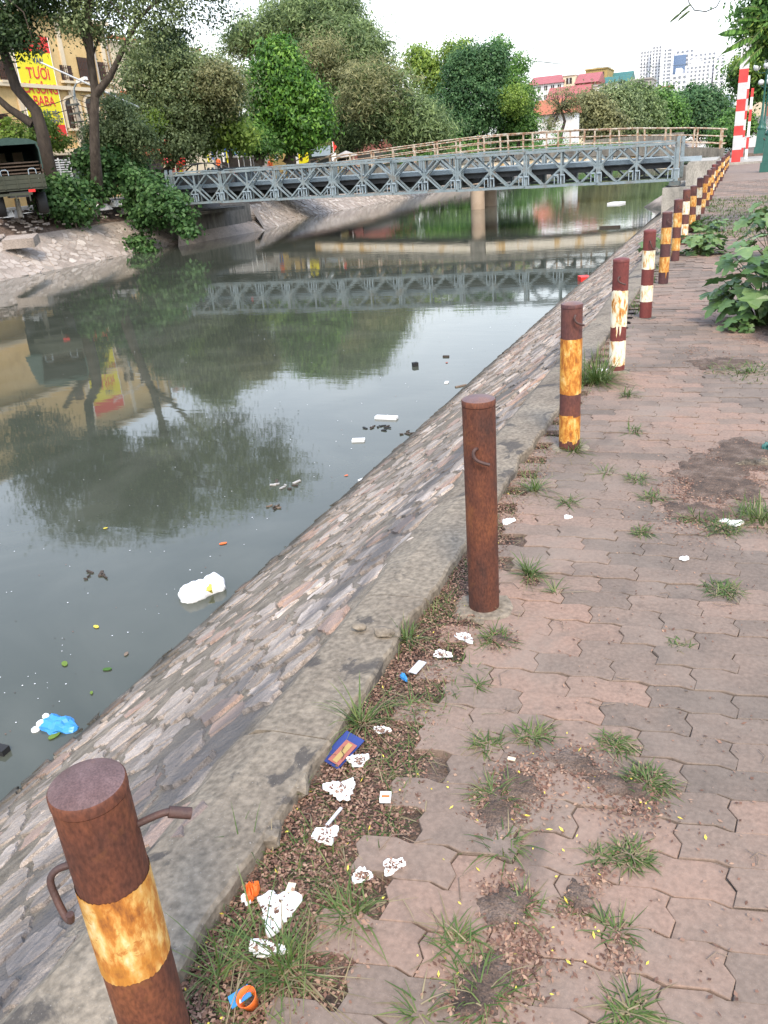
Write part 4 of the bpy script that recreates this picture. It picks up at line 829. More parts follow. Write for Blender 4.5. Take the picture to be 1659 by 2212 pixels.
# T1: dark tree at the left edge behind the truck
Y = 33
P = lambda u, v, Y: ony(u, v, DEEP.get(Y, Y) if not isinstance(Y, float) else Y)
t1 = tree('dark trunked tree leaning at the left edge behind the army truck', P(110, 395, 33.5), [ell(0, 20, 75, 75, 32), ell(45, 78, 38, 30, 32), ell(-90, -100, 190, 140, 33), ell(60, -130, 150, 120, 33), ell(-150, 60, 120, 120, 33), ell(80, -30, 70, 50, 32), ell(70, 112, 24, 20, 31), ell(20, 80, 60, 40, 32)], 'lf_dark', 1000, 42, .55, .17, .085,
     trunk=[P(110, 395, 33.5), P(92, 290, 33), P(78, 240, 33), P(35, 190, 33), P(8, 110, 33), P(-10, 20, 33), P(-20, -80, 33)], r0=.33, seed=11, nl=9, bark='bark_dark')
mb = MB(); mb.tube([P(70, 268, 33), P(20, 235, 32.6), P(-30, 190, 32)], [.22, .17, .12], 9); mb.build('fork', M['bark_dark'], t1)
# T2: the forked tree on the bank
tree('slim forked tree rising from the bank in front of the yellow house', onx(212, 425, -30.6), [ell(200, 30, 110, 50, 34), ell(120, 0, 80, 50, 34), ell(330, 10, 90, 65, 35), ell(250, -110, 200, 110, 35), ell(420, -110, 130, 80, 36), ell(60, -150, 120, 90, 34), ell(290, 95, 40, 30, 34)], 'lf_dusty', 880, 30, .6, .15, .085,
     trunk=[onx(212, 425, -30.6), P(205, 330, 34.3), P(203, 240, 34.2), P(206, 200, 34.2), P(196, 130, 34.2), P(190, 50, 34), P(200, -60, 34)], r0=.27, seed=12, nl=16, fork=[P(196, 130, 34.2)], extra=[([ell(360, 55, 70, 70, 36), ell(460, 10, 60, 60, 36)], 'lf_dark', 85)])
mb = MB(); mb.tube([P(206, 205, 34.2), P(238, 165, 34.2), P(262, 115, 34.2), P(300, 40, 34.4), P(360, -20, 35)], [.2, .15, .12, .09, .05], 9); t2f = mb.build('leaning_fork', M['bark'], bpy.data.objects['tree.001'])
# leaning dead trunk on the bank
mb = MB(); mb.tube([onx(185, 470, -30.2), onx(215, 435, -30.4), onx(250, 395, -30.6), onx(275, 375, -30.8)], [.13, .15, .16, .12], 9); mb.build('leaning_trunk', M['bark'], label='bare trunk leaning out over the bank beside the blue board', cat='tree trunk')
# T3: dusty mass, lower creeper
tree('wide dusty green tree between the yellow house and the bright green tree', P(330, 400, 44), [ell(330, 170, 75, 65, 44), ell(400, 240, 80, 80, 44), ell(300, 260, 60, 55, 43), ell(430, 170, 70, 55, 45), ell(490, 200, 45, 60, 45), ell(350, 120, 60, 50, 44), ell(380, 310, 60, 40, 43)], 'lf_dusty', 1250, 34, .55, .17, .10, r0=.25, seed=13, nl=24,
     extra=[([ell(470, 190, 60, 55, 44)], 'lf_brown', 240), ([ell(330, 265, 30, 22, 42)], 'lf_yellow', 30)])
tree('young tree with large pale leaves behind the left end of the steel bridge', P(500, 352, 46), [ell(480, 270, 45, 32, 46), ell(455, 300, 35, 28, 46), ell(515, 290, 32, 35, 46)], 'lf_yellow', 150, 34, .5, .22, .15, r0=.12, seed=14, nl=16)
tree('small tree hanging over the left street behind the bank bushes', P(268, 352, 38), [ell(250, 245, 40, 40, 38), ell(225, 290, 48, 34, 37.5), ell(290, 300, 45, 36, 38)], 'lf_dusty', 330, 34, .45, .14, .085, r0=.09, seed=15, nl=16)
# T4: bright green, compact
tree('compact bright green tree behind the left half of the steel bridge', P(622, 352, 53), [ell(600, 125, 38, 38, 53), ell(608, 170, 62, 50, 53), ell(620, 225, 84, 55, 53), ell(655, 275, 62, 38, 53), ell(575, 280, 45, 38, 53), ell(672, 235, 34, 40, 53), ell(555, 185, 28, 40, 53), ell(630, 305, 45, 20, 53)], 'lf_bright', 1250, 36, .55, .27, .12, r0=.3, seed=16, nl=8, droop=1.1, hollow=.55, upb=.35)
tree('dark tree trunk with low foliage left of the bright green tree', P(560, 352, 50), [ell(545, 300, 40, 30, 50), ell(575, 315, 30, 20, 50)], 'lf_mid', 130, 30, .5, .2, .11, r0=.3, seed=17, nl=6)
# T5: huge feathery tree
tree('huge feathery grey green tree towering over the left bank', P(742, 352, 78), [ell(670, 50, 130, 62, 82), ell(730, 140, 115, 85, 80), ell(570, 75, 90, 45, 80), ell(790, 90, 45, 35, 80), ell(800, 150, 60, 60, 80), ell(820, 230, 95, 75, 76), ell(890, 260, 70, 60, 76), ell(760, 250, 80, 75, 78), ell(520, 95, 45, 32, 80), ell(700, 20, 90, 30, 84), ell(930, 290, 50, 35, 76)], 'lf_feather', 2600, 30, .95, .42, .11, r0=.55, seed=18, nl=60, droop=.2, flat=.45, hollow=.3,
     extra=[([ell(800, 200, 90, 70, 74), ell(700, 120, 60, 60, 76)], 'lf_brown', 330)])
# T6 and neighbours
tree('light green tree top between the feathery tree and the dark one', P(905, 330, 100), [ell(905, 135, 36, 32, 100), ell(930, 170, 40, 40, 100), ell(985, 118, 40, 26, 100)], 'lf_yellow', 380, 30, .8, .34, .18, r0=.3, seed=19, nl=14)
tree('dense dark green tree behind the middle of the bridges', P(1020, 320, 96), [ell(1015, 150, 60, 50, 96), ell(1030, 220, 82, 70, 96), ell(960, 250, 50, 50, 96), ell(1060, 130, 35, 35, 96), ell(990, 275, 60, 35, 95)], 'lf_blue', 1500, 32, .8, .32, .17, r0=.45, seed=20, nl=10, hollow=.5)
tree('tall thin branched tree standing over the dark green one', P(1075, 320, 100), [ell(1085, 110, 26, 22, 100), ell(1120, 135, 26, 25, 100), ell(1070, 88, 14, 12, 100), ell(1100, 160, 35, 25, 99)], 'lf_mid', 170, 26, .7, .3, .15, r0=.22, seed=21, nl=20)
tree('yellowish green tree beside the small white house', P(1120, 318, 97), [ell(1115, 215, 42, 45, 97), ell(1130, 265, 34, 38, 97), ell(1095, 280, 30, 28, 97)], 'lf_mid', 480, 32, .7, .3, .16, r0=.25, seed=22, nl=8, extra=[([ell(1112, 215, 32, 32, 95)], 'lf_yellow', 110)])
tree('nearly bare dark tree in front of the small white house', P(1210, 318, 104), [ell(1215, 215, 42, 28, 104), ell(1190, 265, 22, 16, 104), ell(1240, 232, 26, 20, 104)], 'lf_brown', 150, 22, .95, .5, .22, trunk=[P(1208, 318, 104), P(1212, 290, 104), P(1220, 262, 104), P(1212, 235, 104)], r0=.6, seed=23, nl=44, bark='bark_dark')
for i, (lab, u, es, mt, nc, yy_) in enumerate([
  ('dry brownish tree right of the small white house', 1275, [(1283, 250, 36, 42), (1275, 222, 28, 22), (1305, 270, 40, 32)], 'lf_brown', 620, 125),
  ('dusty tree with grey green clumps in the far row', 1320, [(1325, 235, 45, 50), (1345, 265, 40, 35), (1305, 285, 30, 20)], 'lf_dusty', 700, 130),
  ('round olive tree in the middle of the far row', 1365, [(1365, 225, 42, 42), (1385, 255, 45, 42)], 'lf_feather', 700, 138),
  ('light green tree spilling towards the water in the far row', 1420, [(1415, 235, 45, 40), (1440, 255, 35, 38), (1400, 275, 40, 22)], 'lf_mid', 760, 146),
  ('broad dark green tree at the right end of the far row', 1510, [(1505, 230, 52, 40), (1520, 255, 48, 35), (1470, 250, 35, 38), (1548, 245, 22, 30)], 'lf_blue', 1200, 165),
  ('small round tree on the right bank below the striped posts', 1575, [(1578, 275, 22, 20), (1560, 285, 16, 14), (1590, 258, 14, 16)], 'lf_mid', 420, 120),
  ('low shrub tree overhanging the canal near the far bend', 1545, [(1562, 298, 16, 12), (1580, 300, 14, 12)], 'lf_mid', 240, 100)]):
    Yd = DEEP.get(yy_, yy_); tree(lab, (ony(u, 290, Yd).x, Yd, .5), [ell(a, b, c, d, yy_) for a, b, c, d in es], mt, nc, 28, Yd*.0068, Yd*.0028, Yd*.0017, r0=.3, seed=30+i, nl=10, group='trees along the far canal bank')
# right hand side: royal poinciana crown leaning in from the right, seen against the sky
def frond(mb, a, d, L, r, side=1.):
    a = Vector(a); d = Vector(d).normalized(); s = d.cross(Vector((0, 0, 1))).normalized(); pts = [a+d*L*t+Vector((0, 0, -L*.35*t*t)) for t in np.linspace(0, 1, 8)]
    mb.tube(pts, [.012]*7+[.004], 4, m=1, cap=False)
    for k in range(26):
        t = .12+.86*k/26; p = a+d*L*t+Vector((0, 0, -L*.35*t*t)); l = L*.32*math.sin(PI*min(1, .15+t*.88))*1.05
        for sg in (-1, 1):
            e = (s*sg*.75+d*.45+Vector((0, 0, -.55))).normalized()*l; w = d*L*.034; mb.add([p-w*.5, p+w, p+e+w*.4, p+e-w*.3], [(0, 1, 2, 3)], 0, t=random.random())
pt = thing('poinciana_tree', 'feathery poinciana crown leaning in from the right edge of the sky', 'tree', (4.6, 17, 0))
pe = [ell(1668, 30, 48, 55, 17), ell(1690, 80, 40, 45, 17), ell(1740, 0, 110, 90, 17)]
me, Cc = crown_mesh(pe, 520, .26, 44, .12, .05, M['lf_mid'], 50, .4, .5, hollow=.1); link(me, 'crown', pt)
me, _ = crown_mesh([ell(1670, 60, 30, 22, 16.8)], 30, .22, 60, .08, .032, M['lf_yellow'], 51); link(me, 'leaf_cluster', pt)
for i, (u, v, eu, ev, L) in enumerate([(1625, 66, 1548, 62, .8), (1632, 78, 1558, 108, .85), (1640, 88, 1588, 140, .7), (1645, 20, 1600, 10, .6), (1640, 40, 1590, 38, .55), (1650, 100, 1610, 135, .6), (1652, 60, 1620, 90, .6)]):
    a = ony(u, v, 16.4); b = ony(eu, ev, 16.2); mb = MB(); d = b-a; frond(mb, a, d+Vector((0, 0, d.length*.2)), d.length*1.02, i); mb.build('frond', [M['lf_mid'], M['stem']], pt)
mb = MB(); mb.tube([(4.6, 17, -.05), (4.5, 17, 2), (4.3, 17, 3.6)], [.3, .22, .2], 10); mb.build('trunk', M['bark'], pt)
mb = MB(); limbs(mb, (4.3, 17, 3.6), Cc, 20, .12, 4); mb.build('branches', M['bark'], pt)
wp = [ony(u, v, 15) for u, v in ((1483, -60), (1488, 5), (1500, 22), (1525, 25), (1548, 15), (1560, -8), (1565, -60))]; mb = MB(); mb.tube(wp, .009, 6, cap=False); mb.build('hanging_cable', M['black'], label='slack loop of thin cable hanging at the top of the sky', cat='cable')
tw = thing('leaf_spray', 'two small leafy twigs hanging against the sky at the top', 'twig', ony(1480, 15, 14))
for u, v in ((1492, 10), (1472, 28), (1490, 24)):
    a = ony(u, v, 14); mb = MB(); frond(mb, a, (-.8, 0, -.25), .16, 1); mb.build('leaflet_spray', [M['lf_dark'], M['stem']], tw)
# ------------------------------------------------------------------ bushes on the left bank, with lobed leaves
def bush(label, ells, n, seed, stems, mt='lf_bush', L=.22, name='bank_bush'):
    b = Vector(stems[0][0]); t = thing(name, label, 'bush', b, 'broad leaved bushes on the left bank')
    me, Cc = crown_mesh(ells, n, .28, 16, L, L*.8, M[mt], seed, droop=.8, flat=.7, hollow=.3, upb=.6); link(me, 'foliage', t)
    mb = MB(); 
    for s in stems: mb.tube(s, [.045, .035, .02][:len(s)] if len(s) <= 3 else [.05, .045, .035, .02], 7)
    limbs(mb, stems[0][-1], Cc, 16, .035, seed, 5); mb.build('stems', M['bark'], t); return t
Xb = -29.6
X_ = lambda u, v, x=Xb: onx(u, v, x)
def ellx(u, v, ru, rv, X, kd=.8):
    c = onx(u, v, X); return ell(u, v, ru, rv, c.y, kd)
bush('round dark green bush below the truck on the left bank', [ellx(135, 410, 48, 30, -30.2), ellx(160, 450, 46, 32, -29.8), ellx(110, 435, 32, 28, -30)], 330, 60, [[X_(165, 492), X_(160, 460), X_(150, 440)]])
bush('tall bush covering the foot of the forked tree', [ellx(235, 370, 50, 48, -30.8), ellx(205, 405, 40, 30, -30.6), ellx(290, 355, 35, 25, -31), ellx(250, 330, 38, 26, -31), ellx(185, 350, 30, 30, -31)], 430, 61, [[X_(250, 440, -30.6), X_(245, 400, -30.8)]])
YB = 35.2
bush('bush on a thin trunk leaning down the slope to the water beside the bridge', [ell(300, 395, 42, 32, 36), ell(345, 425, 46, 38, YB), ell(325, 470, 44, 32, YB), ell(390, 465, 34, 28, 34.6), ell(408, 497, 22, 20, 34.2), ell(300, 522, 30, 12, 34.4), ell(318, 545, 20, 14, 34), ell(372, 442, 40, 34, YB), ell(285, 430, 30, 30, 36)], 400, 62, [[ony(316, 562, 34), ony(315, 520, 34.4), ony(316, 480, YB)]])
bush('small yellow green shrubs behind the truck', [ellx(20, 285, 32, 26, -33.5), ellx(85, 275, 42, 24, -34.5), ellx(120, 305, 34, 22, -35), ellx(60, 300, 26, 16, -34)], 300, 63, [[X_(60, 400, -34), X_(60, 330, -34)]], mt='lf_yellow', L=.16, name='street_shrub')

tree('leafy tree crown behind the striped posts and lamps at the right', (7.5, 92, .3), [ell(1640, 150, 42, 36, 92), ell(1625, 185, 30, 25, 92), ell(1670, 130, 50, 60, 92), ell(1600, 158, 18, 20, 92)], 'lf_mid', 700, 30, .8, .36, .17, seed=73, nl=14, r0=.3, extra=[([ell(1630, 140, 32, 26, 90)], 'lf_yellow', 90)])

ge = [(-31.5+rng.normal(0, 1.2), y, 1.2+rng.random()*1.2, 2.2, 3.5, 1.6+rng.random()) for y in np.linspace(84, 150, 26)] + [(-31.5, y, 1.0, 2.5, 8, 1.3) for y in np.linspace(155, 300, 24)]
me, _ = crown_mesh(ge, 1500, .7, 24, .4, .22, M['lf_mid'], 90); link(me, 'undergrowth', kind='stuff')
# ------------------------------------------------------------------ street things on the left bank
M.update(
 gate_white=mat('dusty_white_paint', [(.48, .48, .49), (.58, .58, .58)], scale=2, rough=.6, fine=.05),
 canvas=mat('green_canvas', [(.02, .045, .038), (.035, .068, .058)], scale=2, rough=.8, bump=.4, bscale=6, fine=.1, bdist=.05), army=mat('army_olive_paint', [(.025, .03, .018), (.045, .048, .03)], scale=3, rough=.6, fine=.15),
 old_wood=mat('weathered_boards', [(.07, .05, .038), (.13, .095, .07)], scale=6, rough=.9, stretch=(4, .5, 1), fine=.2), lamp_red=plain('tail_lamp_red', (.6, .02, .02), .3), car_black=mat('black_car_paint', [(.012, .014, .018)], rough=.2, fine=.02, spec=.7),
 car_glass=plain('car_glass', (.03, .04, .05), .05, spec=.8), alloy=plain('alloy_rim', (.6, .6, .6), .3, metal=.6), board_blue=mat('faded_blue_board', [(.08, .2, .4), (.14, .28, .48)], scale=3, rough=.7, fine=.1), skin=plain('skin', (.4, .25, .18), .6), orange_cloth=plain('orange_cloth', (.8, .16, .04), .7),
 plastic_clear=plain('dull_clear_plastic', (.5, .5, .52), .25), debris=mat('rubble', [(.2, .16, .13), (.4, .36, .33)], scale=5, rough=.9, fine=.2), blue_plastic=plain('blue_plastic', (.05, .27, .62), .35), orange_plastic=plain('orange_plastic', (.75, .16, .03), .35))
tb = ony(54, 466, 28.5); tr = thing('army_truck', 'army truck with a green canvas cover and open tail, parked at the left edge', 'truck', tb, rotz=math.radians(47)); tr.scale = (.93, .93, .88)
MB().box((0, 3.0, 1.25), (2.5, 6.2, .16)).build('bed_floor', M['army'], tr, False)
for x in (-1.22, 1.22):
    for k in range(5): MB().box((x, 3.0, 1.45+k*.19), (.05, 6.2, .15)).build('side_board', M['old_wood'], tr, False)
for k in range(3): MB().box((0, -.12, 1.36+k*.2), (2.5, .05, .185)).build('tailgate_board', M['army'], tr, False)
for k in range(5): MB().box((-1.1+k*.55, -.16, 1.55), (.06, .04, .62)).build('tailgate_rib', M['army'], tr, False)
for x in (-.45, .75):
    MB().tube([(x-.16, -.15, 1.86), (x-.16, -.16, 2.06), (x-.08, -.16, 2.12), (x+.08, -.16, 2.12), (x+.16, -.16, 2.06), (x+.16, -.15, 1.86)], .02, 6).build('grab_handle', M['steel_light'], tr, False)
for k in range(4): MB().box((0, 6.05, 1.9+k*.19), (2.4, .05, .16)).build('front_board', M['old_wood'], tr, False)
for k in range(4): MB().box((.3, .5+k*.02, 1.95+k*.16), (1.7, .3, .05), rx=.1).build('stacked_plank', M['old_wood'], tr, False)
cv = MB(); prof = [(-1.27, 1.9), (-1.27, 3.0), (-1.18, 3.28), (-.9, 3.42), (0, 3.52), (.9, 3.42), (1.18, 3.28), (1.27, 3.0), (1.27, 2.1)]
pin = [(x*.96, z-.05) for x, z in prof]; vs = []; n = len(prof)
for y in (-.15, 1, 2, 3, 4, 5, 6.1): s = .03*math.sin(y*3); vs += [(x, y, z+s*(z > 3)) for x, z in prof]
cv.add(vs, [(i*n+j, (i+1)*n+j, (i+1)*n+j+1, i*n+j+1) for i in range(6) for j in range(n-1)], smooth=True); vs2 = [(x, y, z) for y in (-.15, 6.05) for x, z in pin]; cv.add(vs2, [(j, j+1, n+j+1, n+j) for j in range(n-1)])
cv.add([(x, 6.05, z) for x, z in prof], [tuple(range(n))]); cv.add([(prof[j][0], -.15, prof[j][1]) for j in range(n)] + [(pin[j][0], -.15, pin[j][1]) for j in range(n)], [(j, j+1, n+j+1, n+j) for j in range(n-1)]); cv.build('canvas_cover', M['canvas'], tr, False)
fl = MB(); fl.add([(-1.29, -.18, 3.1), (-1.0, -.2, 3.35), (-.85, -.3, 2.6), (-.75, -.28, 1.75), (-1.3, -.5, 1.6), (-1.55, -.3, 1.7)], [(0, 1, 2, 3, 4, 5)]); fl.build('canvas_flap', M['canvas'], tr, False)
MB().prism([(-1.27, -.17, 3.2), (1.27, -.17, 3.2), (1.2, -.17, 3.3), (.9, -.17, 3.44), (0, -.17, 3.53), (-.9, -.17, 3.44), (-1.2, -.17, 3.3)], (0, .04, 0)).build('canvas_valance', M['canvas'], tr, False)
for x in (-.35, .5, -.95): MB().box((x, 5.98, 2.85), (.5, .06, .55)).build('window_pane', M['cream_wall'], tr, False)
MB().box((0, 3.5, .98), (.9, 7.5, .25)).build('chassis', M['black'], tr, False); MB().box((0, 7.3, 1.9), (2.3, 2.0, 1.9)).build('cab', M['army'], tr, False)
MB().box((-.2, -.2, 1.0), (1.5, .12, .12)).build('rear_bumper', M['army'], tr, False)
for x in (.55,): MB().box((x, -.22, 1.12), (.3, .08, .12)).build('tail_lamp', M['lamp_red'], tr, False)
MB().box((-.2, -.25, .8), (.06, .06, .3)).box((.4, -.25, .8), (.06, .06, .3)).build('tow_bracket', M['army'], tr, False)
def wheel(parent, x, y, r, w, rim='alloy'):
    mb = MB(); mb.lathe([(r*.62, -w/2), (r*.93, -w/2), (r, -w*.3), (r, w*.3), (r*.93, w/2), (r*.62, w/2)], n=24); o = mb.build('wheel', M['black'], parent, False); o.matrix_local = Matrix.Translation((x, y, r)) @ Matrix.Rotation(PI/2, 4, 'Y')
    mb = MB(); mb.lathe([(r*.63, -w*.42), (r*.63, w*.42)], n=20)
    if rim == 'alloy':
        for k in range(7): a = 2*PI*k/7; mb.bar((0, 0, w*.46), (r*.6*math.cos(a), r*.6*math.sin(a), w*.46), .05, .03); mb.bar((0, 0, -w*.46), (r*.6*math.cos(a), r*.6*math.sin(a), -w*.46), .05, .03)
    mb.build('rim', M['alloy'] if rim == 'alloy' else M['army'], o, False)
for x in (-.95, .95):
    for y in (1.2, 2.6, 7.2): wheel(tr, x, y, .52, .45, 'steel')
def make_car(label, loc, rz, paint, group='cars on the left street'):
    t = thing('parked_car', label, 'car', loc, group, rotz=rz)
    side = [(-2.1, .35), (-2.15, .62), (-2.0, .85), (-1.15, .98), (1.5, 1.0), (2.0, .95), (2.15, .7), (2.12, .35)]
    mb = MB(); n = len(side); vs = []
    for y, k, in ((-.88, .97), (-.82, 1), (.82, 1), (.88, .97)):
        s = .0 if abs(y) < .85 else .05
        vs += [(x*k, y, z if z < .5 else z-s) for x, z in side]
    mb.add(vs, [(i*n+j, i*n+(j+1) % n, (i+1)*n+(j+1) % n, (i+1)*n+j) for i in range(3) for j in range(n)] + [tuple(range(n))[::-1], tuple(range(3*n, 4*n))], smooth=False); mb.build('body', paint, t, False)
    g = [(-1.25, .97), (-.55, 1.40), (.2, 1.47), (.95, 1.40), (1.65, .99)]; n = len(g); vs = [(x, -.80, z) if z < 1.1 else (x, -.62, z) for x, z in g] + [(x, .80, z) if z < 1.1 else (x, .62, z) for x, z in g]
    mb = MB(); mb.add(vs, [tuple(range(n)), tuple(range(n, 2*n))[::-1]] + [(j, j+1, n+j+1, n+j) for j in range(n-1)]); mb.build('windows', M['car_glass'], t, False)
    mb = MB(); r_ = [(x, z+.015) for x, z in g[1:4]]; mb.add([(x, y, z) for y in (-.64, .64) for x, z in r_], [(0, 1, 4, 3), (1, 2, 5, 4)])
    for y in (-.8, .8):
        s = .775
        for (a, b) in ((g[0], g[1]), (g[1], g[2]), (g[2], g[3]), (g[3], g[4])): mb.bar((a[0], y if a[1] < 1.1 else y*s*1.02, a[1]), (b[0], y if b[1] < 1.1 else y*s*1.02, b[1]), .05, .05)
        mb.bar((.1, y*1.01, 1.0), (.15, y*s*1.03, 1.46), .07, .05)
    mb.build('roof', paint, t, False)
    for y in (-.8, .8):
        for x in (-1.35, 1.32): wheel(t, x, y, .32, .2); t.children[-1].matrix_local = Matrix.Translation((x, y, .32)) @ Matrix.Rotation(PI/2, 4, 'X')
    for y in (-.6, .6): MB().box((2.12, y, .8), (.1, .35, .14)).build('tail_lamp', M['lamp_red'], t, False); MB().box((-2.08, y, .7), (.12, .35, .13)).build('headlight', M['white'], t, False)
    return t
cl = ony(438, 416, 39.6); make_car('black saloon car on the road seen through the left end of the truss', (cl.x, 39.6, .905), math.radians(18), M['car_black'])
c2 = ony(538, 358, 62); make_car('dark car with red tail lamps parked farther along the left street', (c2.x-1, 62, .74), math.radians(-75), M['car_black'])
mb = MB(); a = onx(171, 425, -30.3); b = onx(202, 452, -30.1)
bd2 = thing('blue_board', 'faded blue board with yellow spots leaning on the bank under the forked tree', 'board', (a+b)/2)
c0, c1, c2_, c3 = onx(165, 428, -30.4), onx(178, 421, -30.4), onx(203, 450, -30), onx(183, 463, -30)
MB().prism([c0, c1, c2_, c3], (-.05, .0, .02)).build('panel', M['board_blue'], bd2)
for f, g in ((.3, .4), (.5, .65), (.7, .3), (.8, .7), (.45, .2)):
    p = c0.lerp(c3, f).lerp(c1.lerp(c2_, f), g)+Vector((.02, -.01, .01)); n = (c1-c0).cross(c3-c0).normalized(); q = (c3-c0).normalized(); s_ = n.cross(q)
    MB().add([p+(q*math.cos(2*PI*k/8)+s_*math.sin(2*PI*k/8))*.13 for k in range(8)], [tuple(range(8))]).build('yellow_spot', M['banner_yellow'], bd2)
def rod(name, label, cat, pts, r, mt, n=8): mb = MB(); mb.tube(pts, r, n); return mb.build(name, M[mt] if isinstance(mt, str) else mt, label=label, cat=cat)
rod('concrete_post', 'short leaning grey post on the dirt shelf beside the truck', 'post', [onx(45, 470, -30), onx(36, 430, -30.1)], .11, 'concrete')
rod('plastic_pipe', 'thin white pipe lying on the bank below the blue board', 'pipe', [onx(183, 470, -29.9), onx(212, 442, -30.1)], .03, 'white')
ch = MB(); ch.box(onz(45, 517, -.2)+Vector((0, 0, -.08)), (1.3, .9, .38), rz=.5, rx=.15); ch.build('concrete_chunk', M['bank_mortar'], label='broken concrete slab lying at the top of the left slope', cat='concrete block')
rd = random.Random(4)
for k, (u, v, s, mt, lb) in enumerate([(15, 462, .5, 'foam', 'white crumpled sheets dumped under the truck tail'), (40, 463, .3, 'foam', 'small white scrap beside the leaning grey post'), (95, 455, .35, 'white', 'white plastic strip hanging under the truck'), (225, 447, .45, 'plastic_clear', 'pale plastic heap right of the forked tree foot'), (250, 440, .5, 'foam', 'white plastic heap above the dark soil by the bridge'), (270, 455, .4, 'debris', 'rubble heap at the edge of the dirt shelf')]):
    p = onx(u, v, -30.4); n = 12; mb = MB(); vs = [(p.x+math.cos(2*PI*i/n)*s*rd.uniform(.5, 1.1), p.y+math.sin(2*PI*i/n)*s*rd.uniform(.5, 1.1), p.z-.15) for i in range(n)] + [(p.x+math.cos(2*PI*i/n)*s*.5*rd.uniform(.5, 1.2), p.y+math.sin(2*PI*i/n)*s*.5, p.z+rd.uniform(0, .2)) for i in range(n)]
    mb.add(vs, [(i, (i+1) % n, n+(i+1) % n, n+i) for i in range(n)]+[tuple(range(n, 2*n))]); mb.build('rubbish_heap', M[mt], label=lb, cat='rubbish')
db = MB()
for k in range(260):
    y = rd.uniform(22, 36); x = -29.2-rd.random()*2.3+(-.7 if y > 30 else 0)*(y-24)/12; z = -.12+(-29.2-x)*.36; s = rd.uniform(.04, .16); db.box((x, y, z), (s*1.6, s, s*.5), rz=rd.uniform(0, 3), rx=rd.uniform(-.5, .5))
db.build('brick_rubble', M['debris'], kind='stuff')
# utility pole, street lamp and cables
up_ = thing('utility_pole', 'grey concrete utility pole with a curved street lamp before the yellow house', 'utility pole', ony(190, 330, 45))
pb = ony(190, 345, 45); ptop = ony(157, 195, 45); rod_ = MB().tube([(pb.x, 45, .7), (ptop.x+.0, 45, ptop.z)], [.19, .13], 10).build('pole', M['concrete'], up_)
MB().tube([ony(160, 215, 44.9), ony(160, 190, 44.9), ony(165, 180, 44.9), ony(172, 175, 44.9)], .05, 8).build('lamp_arm', M['steel_light'], up_); hd = ony(177, 173, 44.9); MB().box(hd, (.7, .3, .18), ry=-.2).build('lamp_head', M['white'], up_)
for k in range(3): MB().box((ptop.x-.1, 44.9, ptop.z-.8-k*.5), (.9, .1, .1)).build('cable_bracket', M['steel_dark'], up_)
for k, (u0, v0, u1, v1) in enumerate([(-10, 248, 160, 208), (-10, 260, 165, 232), (165, 215, 310, 245), (165, 225, 310, 258), (168, 240, 320, 262), (170, 262, 300, 250), (172, 205, 330, 225)]):
    a = ony(u0, v0, 44.6 if u0 > 100 else 41); b = ony(u1, v1, 50 if u0 > 100 else 44.6); m = a.lerp(b, .5)+Vector((0, 0, -.15)); rod('overhead_cable', ['upper cable in front of the banner', 'lower cable in front of the banner', 'topmost cable right of the utility pole', 'second cable right of the utility pole', 'third cable right of the utility pole', 'lowest sagging cable right of the utility pole', 'thin high cable running to the cream house'][k], 'cable', [a, a.lerp(m, .5)+Vector((0, 0, -.06)), m, m.lerp(b, .5)+Vector((0, 0, -.06)), b], .022, 'black', 5)
for k, (u0, v0, u1, v1, Y) in enumerate([(1140, 130, 1390, 146, 140), (1140, 130, 1400, 140, 141), (1390, 146, 1570, 118, 150)]):
    a = ony(u0, v0, Y); b = ony(u1, v1, Y); rod('overhead_cable', ['long cable crossing the sky above the red roofs', 'second cable close above the first over the red roofs', 'cable crossing in front of the pale towers'][k], 'cable', [a, a.lerp(b, .5)+Vector((0, 0, -.5)), b], .035, 'steel_dark', 5)
p0, p1 = ony(88, 135, 40), ony(300, 232, 40); rod('scaffold_pipe', 'long white slanting pipe high between the trees and the yellow house', 'pipe', [p0, p1], .05, 'white')
# small street life under the trees
def pole_flag(label, u, v, Y, w, h, mt, mt2=None):
    p = ony(u, v, Y); t = thing('festival_flag', label, 'flag', (p.x, Y, .75)); MB().tube([(p.x, Y, .75), (p.x, Y, p.z+h)], .03, 6).build('flag_pole', M['white'], t)
    MB().prism([(p.x+.03, Y, p.z+h), (p.x+w, Y+.1, p.z+h*.45), (p.x+.03, Y, p.z)], (0, .03, 0)).build('cloth', M[mt], t)
    if mt2: MB().prism([(p.x+.1, Y-.02, p.z+h*.75), (p.x+w*.6, Y+.03, p.z+h*.45), (p.x+.1, Y-.02, p.z+h*.25)], (0, -.02, 0)).build('cloth_centre', M[mt2], t)
pole_flag('red and yellow pennant nearest the dark tree trunk', 538, 323, 56, .9, .6, 'banner_red', 'banner_yellow'); pole_flag('faded orange pennant left of the red and yellow one', 512, 322, 56, .8, .5, 'orange_cloth'); pole_flag('narrow red flag standing on a white column behind the bridge railing', 720, 328, 66, .3, .8, 'banner_red')
def parasol(label, u, v, Y, r, mt):
    p = ony(u, v, Y); t = thing('parasol', label, 'parasol', (p.x, Y, .75)); MB().tube([(p.x, Y, .75), (p.x, Y, p.z)], .03, 6).build('pole', M['white'], t)
    mb = MB(); n = 8; mb.add([(p.x, Y, p.z+.35)]+[(p.x+r*math.cos(2*PI*k/n), Y+r*math.sin(2*PI*k/n), p.z-.1) for k in range(n)], [(0, k+1, (k+1) % n+1) for k in range(n)]); mb.build('canopy', M[mt], t)
parasol('green parasol between the two dark trunks', 524, 328, 57, .95, 'tile_green'); parasol('grey parasol behind the bridge railing', 748, 335, 68, 1.3, 'grey_wall'); parasol('small olive parasol beside the green one', 545, 332, 58, .7, 'army')
